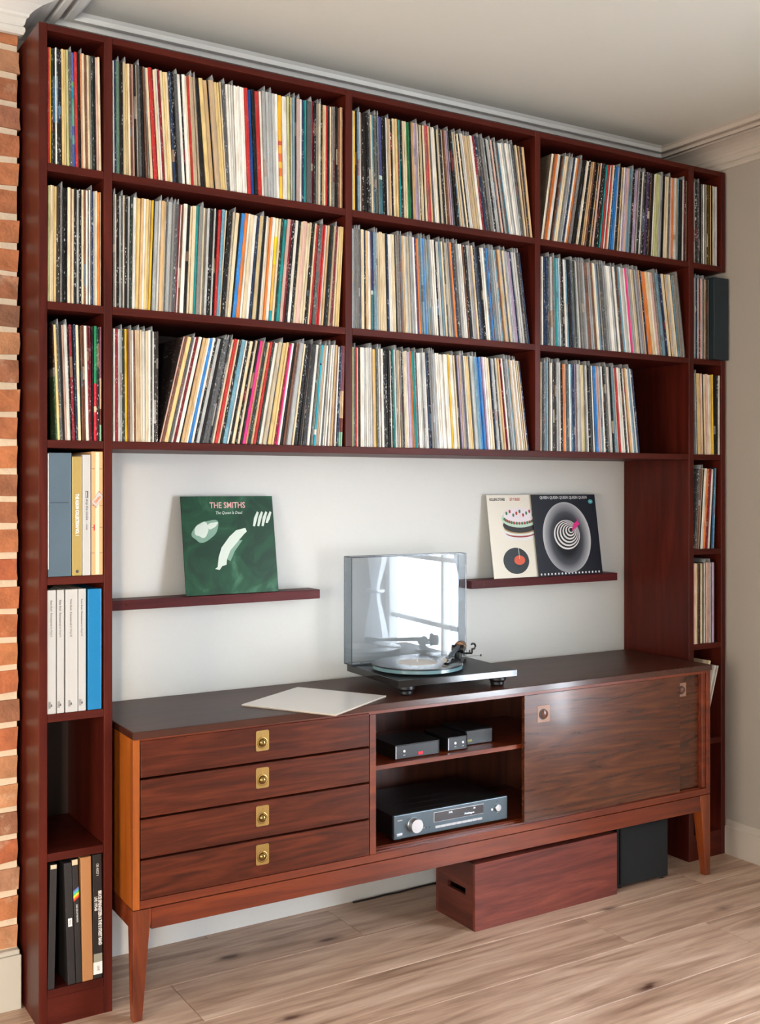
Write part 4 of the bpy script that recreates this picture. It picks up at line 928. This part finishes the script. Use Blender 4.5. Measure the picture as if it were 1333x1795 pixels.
b = MB().tube([h3-dv*.026, h3-dv*.004, h3+dv*.022], [.007, .0095, .0085], 12)
b.tube([h3+dv*.006+Vector((0, 0, -.002)), h3+dv*.010+Vector((0, 0, -.011))], [.0075, .004], 8); b.build('headshell', M_black_gloss, TT, smooth=True)
b = MB().tube([h3+dv*.016+sd*.006, h3+dv*.018+sd*.024+Vector((0, 0, .006))], .0012, 8); b.build('finger_lift', M_silver, TT)
cw = a3-dv*.043
b = MB().tube([a3-dv*.012, cw], .004, 12); b.build('counterweight_stub', M_silver, TT)
b = MB().tube([cw-dv*.016, cw-dv*.013, cw+dv*.013, cw+dv*.016], [.016, .0195, .0195, .016], 28); b.build('counterweight', M_copper, TT, smooth=True)
b = MB().tube([cw-dv*.0168, cw-dv*.016], .013, 24); b.build('counterweight_cap', M_black, TT)
# cueing lever, arm rest clip and anti-skate rod to the right of the pivot
b = MB(); q0 = Vector((ax+.012, ay-.012, .080)); q1 = Vector((ax+.045, ay-.020, .080))
b.tube([q0, q1], .0035, 10); b.tube([q1, q1+Vector((0, 0, .014))], .003, 10); b.tube([q1-Vector((.010, 0, 0)), q1+Vector((-.010, 0, .012))], .0022, 8)
arc = [q1+Vector((.004+.0095*math.cos(R(t)), 0, .0235+.0095*math.sin(R(t)))) for t in range(-120, 150, 20)]
b.tube(arc, .0034, 10); b.build('arm_rest_clip', M_black, TT, smooth=True)
b = MB().tube([Vector((ax+.01, ay-.006, .069)), Vector((ax+.075, ay-.028, .071))], [.0022, .0018], 8); b.build('cueing_lever', M_silver, TT)
MB().cyl((ax+.076, ay-.0284, .0712), .003, .006, n=12).build('lever_tip', M_black, TT)
# lid: an open box standing on its hinge edge
LX0, LX1, LY0, LY1, LZ0, LZ1 = -.004, PW+.004, .318, .372, .0565, .4235
ld = MB().box(LX0, LX1, LY1-.003, LY1, LZ0, LZ1).build('lid', M_lid, TT)
MB().box(LX0, LX0+.003, LY0, LY1-.0032, LZ0, LZ1).build('lid_side', M_lid_side, ld); MB().box(LX1-.003, LX1, LY0, LY1-.0032, LZ0, LZ1).build('lid_side', M_lid_side, ld)
MB().box(LX0+.0032, LX1-.0032, LY0, LY1-.0032, LZ1-.003, LZ1).build('lid_side', M_lid_side, ld); MB().box(LX0+.0032, LX1-.0032, LY0, LY1-.0032, LZ0, LZ0+.003).build('lid_side', M_lid_side, ld)
b = MB(); e = .0009
for xx in (LX0, LX1):
    b.box(xx-e, xx+e, LY0-e, LY0+e, LZ0, LZ1); b.box(xx-e, xx+e, LY1-e, LY1+e, LZ0, LZ1)
    for zz in (LZ0, LZ1): b.box(xx-e, xx+e, LY0, LY1, zz-e, zz+e)
for zz in (LZ0, LZ1): b.box(LX0, LX1, LY0-e, LY0+e, zz-e, zz+e); b.box(LX0, LX1, LY1-e, LY1+e, zz-e, zz+e)
b.build('lid_edge', M_lid_edge, ld)
for fx in (.07, PW-.07): MB().box(fx-.018, fx+.018, .335, .368, .0515, .0575, bev=.002).build('hinge', M_black, TT)

# ------------------------------------------------------------------ picture sleeves on the ledges
def cover(x, y, z, w_, mat, lean, label, edge=M_card_white, name='picture_sleeve'):
    o = empty(name, (x, y, z), (R(-lean), 0, 0)); tag(o, label, 'record sleeve')
    MB().box(0, w_, 0, .0035, 0, .3165, bev=.0005).build('front_card', mat, o)
    MB().box(.001, w_-.001, .0036, .0055, .001, .3155).build('back_card', edge, o); return o
def green_art(nt, b):
    tc = N(nt, 'ShaderNodeTexCoord'); n1 = N(nt, 'ShaderNodeTexNoise'); n1.inputs['Scale'].default_value = 9; n1.inputs['Detail'].default_value = 7; n1.inputs['Distortion'].default_value = 1.5
    nt.links.new(tc.outputs['Object'], n1.inputs['Vector'])
    r = ramp(nt, [(.40, lin(14,54,34)), (.56, lin(22,74,46)), (.74, lin(60,108,82))]); nt.links.new(n1.outputs['Fac'], r.inputs[0]); nt.links.new(r.outputs[0], b.inputs['Base Color'])
G = cover(.530, .2835, 1.1020, .323, art_mat('green_print', green_art), 9.2, 'green record sleeve with pale shapes, leaning on the left ledge', plain('dark_card', lin(30,60,44), .6))
m_pt = plain('pale_print', lin(206,218,206), .4, bscale=30, var=.12); m_pk = plain('pink_print', lin(228,176,172), .4); m_mid = plain('mid_print', lin(120,156,136), .4, bscale=60, var=.2)
text('THE SMITHS', .0270, (.160, -.0004, .2865), m_pk, G, sx=.86, bold=.0003); text('The Queen Is Dead', .0140, (.163, -.0004, .2625), m_pt, G, sx=.84, shear=.25)
def blob(pts, y, mat, par, nm='printed_shape'): return MB().prism(pts, y, y+.0003).build(nm, mat, par)
def ell(cx_, cz_, rx, rz, a=0, n=28, wob=0):
    out = []
    for k in range(n):
        t = 2*math.pi*k/n; rr = 1+wob*math.sin(3*t+1)+wob*.6*math.sin(5*t)
        x_, z_ = rx*rr*math.cos(t), rz*rr*math.sin(t); out.append((cx_+x_*math.cos(a)-z_*math.sin(a), cz_+x_*math.sin(a)+z_*math.cos(a)))
    return out
blob(ell(.078, .205, .050, .030, R(28), wob=.07), -.0004, m_mid, G); blob(ell(.066, .208, .026, .022, R(50), wob=.1), -.0007, m_pt, G)
blob(ell(.102, .222, .020, .009, R(20), wob=.12), -.0007, m_pt, G)
blob([(.103, .082), (.112, .088), (.118, .120), (.130, .150), (.160, .185), (.185, .205), (.218, .212), (.222, .200), (.210, .190), (.192, .172), (.160, .140), (.146, .112), (.143, .094), (.128, .090), (.118, .078)], -.0007, m_pt, G)
blob([(.146, .112), (.160, .140), (.192, .172), (.205, .172), (.176, .138), (.158, .105)], -.0005, m_mid, G)
for k in range(4):
    x_ = .246+k*.0155; blob([(x_, .218+(k == 3)*.01), (x_+.007, .216+(k == 3)*.01), (x_+.016, .240), (x_+.024, .262), (x_+.018, .266), (x_+.006, .245)], -.0004, m_pt, G)

CK = cover(1.7485, .2860, 1.1020, .320, plain('cream_print', lin(222,216,202), .4, bscale=20, var=.04), 9.0, 'cream record sleeve with a round layered picture, behind the black one')
text('ROLLING STONES', .0145, (.012, -.0004, .2985), M_ink, CK, sx=.62, align='LEFT', bold=.0003); text('LET IT BLEED', .0145, (.108, -.0004, .2985), plain('red_print', lin(190,60,56), .5), CK, sx=.60, align='LEFT', bold=.0002)
cols_ = [((128, .176, .082, .024), (222,222,220)), ((128, .184, .076, .020), (150,60,56)), ((128, .190, .082, .020), (216,218,214)), ((128, .200, .080, .022), (168,140,96)), ((128, .212, .084, .030), (40,38,38)),
         ((128, .236, .088, .034), (182,208,190)), ((128, .250, .078, .028), (224,214,220))]
for k, ((cx_, cz_, rx, rz), col) in enumerate(cols_): blob(ell(.148, cz_-.012, rx, rz), -.0004-.0003*k, plain('tier_%d' % k, lin(*col), .5, bscale=60, var=.08), CK)
b1_ = MB(); b2_ = MB(); rr_ = random.Random(3)
for k in range(16):
    a = R(200+k*9.5); b = b1_ if k % 2 else b2_
    b.prism(ell(.148+.080*math.cos(a), .232+.026*math.sin(a), .0055, .006, n=10), -.0027, -.0024)
for k in range(9): (b1_ if k % 2 else b2_).prism(ell(.085+k*.016, .245+.008*math.sin(k*2.1), .005, .007, n=10), -.0027, -.0024)
b1_.build('printed_dots', plain('dot_red', lin(168,56,50), .5), CK)['kind'] = 'stuff'; b2_.build('printed_dots', plain('dot_green', lin(52,120,80), .5), CK)['kind'] = 'stuff'
blob(ell(.112, .064, .062, .050), -.0004, plain('disc_print', lin(34,44,50), .3), CK); blob(ell(.128, .066, .026, .018), -.0008, plain('disc_label', lin(206,84,52), .4), CK)
blob([(.1275, .07), (.1295, .07), (.128, .112), (.126, .112)], -.0011, m_pt, CK)

def disc_grad(nt, b):
    tc = N(nt, 'ShaderNodeTexCoord'); mp = N(nt, 'ShaderNodeMapping'); mp.inputs['Location'].default_value = (-.158, 0, -.146); mp.inputs['Scale'].default_value = (1, 0, .79)
    mp.inputs['Location'].default_value = (-.158, 0, -.1135)
    ln = N(nt, 'ShaderNodeVectorMath', operation='LENGTH'); mr = N(nt, 'ShaderNodeMapRange'); mr.inputs[1].default_value = .05; mr.inputs[2].default_value = .125
    r = ramp(nt, [(0, lin(24,28,34)), (.4, lin(70,74,82)), (.75, lin(150,152,158)), (1, lin(206,206,208))])
    nt.links.new(tc.outputs['Object'], mp.inputs['Vector']); nt.links.new(mp.outputs['Vector'], ln.inputs[0]); nt.links.new(ln.outputs['Value'], mr.inputs[0]); nt.links.new(mr.outputs[0], r.inputs[0]); nt.links.new(r.outputs[0], b.inputs['Base Color'])
QN = cover(1.9570, .2770, 1.1020, .327, plain('navy_print', lin(24,32,44), .3, bscale=10, var=.15), 8.8, 'black record sleeve with a grey halo and striped circle, front on the right ledge', plain('dark_card2', lin(30,30,34), .6))
blob(ell(.160, .148, .122, .1385, n=64), -.0004, art_mat('halo_print', disc_grad), QN)
mw = plain('stripe_white', lin(226,226,226), .4); mk = plain('stripe_black', lin(26,26,30), .4)
for k in range(11):
    r_ = .066-.0052*k; blob(ell(.160+.002*k, .158+.0018*k, r_, r_*.88, n=44), -.0007-.0003*k, mk if k % 2 else mw, QN)
blob(ell(.181, .176, .010, .008), -.0042, mk, QN)
blob([(.184, .172), (.196, .200), (.214, .210), (.216, .222), (.222, .206), (.228, .200), (.208, .184)], -.0045, plain('pink_shape', lin(214,40,130), .4), QN)
text('QUEEN QUEEN QUEEN QUEEN QUEEN', .0155, (.162, -.0004, .3045), M_dot, QN, sx=.89)
blob(ell(.300, .288, .012, .0085), -.0004, plain('aqua_sticker', lin(80,170,180), .4), QN); text('EMI', .006, (.300, -.0008, .288), M_dot, QN)
b = MB()
for k in range(18): b.prism(ell(.012+k*.0174, .008, .0038, .0042, n=10), -.0004, -.0001)
b.build('printed_dots', M_dot, QN)['kind'] = 'stuff'

# ------------------------------------------------------------------ under the sideboard
CR = empty('wooden_crate', (1.372, -.0965, .0003)); tag(CR, 'long reddish wooden box with a hand slot, on the floor under the sideboard', 'crate')
CW, CD, CHH = .6275, .220, .2185
MB().box(0, CW, 0, .012, 0, CHH, bev=.0008).build('front_panel', M_crate, CR); MB().box(0, CW, CD-.012, CD, 0, CHH).build('rear_panel', M_crate, CR)
MB().box(.012, CW-.012, .012, CD-.012, 0, .012).build('base_panel', M_crate, CR); MB().box(.012, CW-.012, .012, CD-.012, CHH-.012, CHH).build('lid_panel', M_crate, CR)
M_cr_end = wood('crate_end_wood', lin(60,26,18), lin(84,36,26), lin(104,50,38), 'Y', .9, .5, 0, .7)
for xa in (0, CW-.012):
    b = MB(); y0, y1, z0, z1 = .052, .152, .104, .126
    b.box(xa, xa+.012, .0122, y0, 0, CHH); b.box(xa, xa+.012, y1, CD-.0122, 0, CHH); b.box(xa, xa+.012, y0, y1, 0, z0); b.box(xa, xa+.012, y0, y1, z1, CHH); b.build('end_panel', M_cr_end, CR)
BS = empty('subwoofer', (2.031, -.0665, .0003), (0, 0, R(-2.2))); tag(BS, 'black cube-shaped speaker on the floor beside the wooden box', 'speaker')
MB().box(0, .246, 0, .25, .008, .232, bev=.003).build('cabinet', M_black, BS)
MB().box(.008, .238, -.006, 0, .016, .224, bev=.004).build('grille_cloth', plain('speaker_cloth', lin(20,22,24), .95, bump=.4, bscale=900), BS)
b = MB()
for fx in (.02, .226):
    for fy in (.02, .23): b.cyl((fx, fy, .004), .012, .008, n=16)
b.build('feet', M_black, BS)
b = MB().tube([(1.16, .325, .0035), (1.22, .322, .0035), (1.29, .326, .0035), (1.345, .319, .004), (1.40, .325, .0035), (1.48, .327, .0035), (1.60, .322, .0035)], .003, 8)
tag(b.build('cable', M_black, smooth=True), 'thin black cable on the floor along the skirting, behind the wooden box', 'cable')
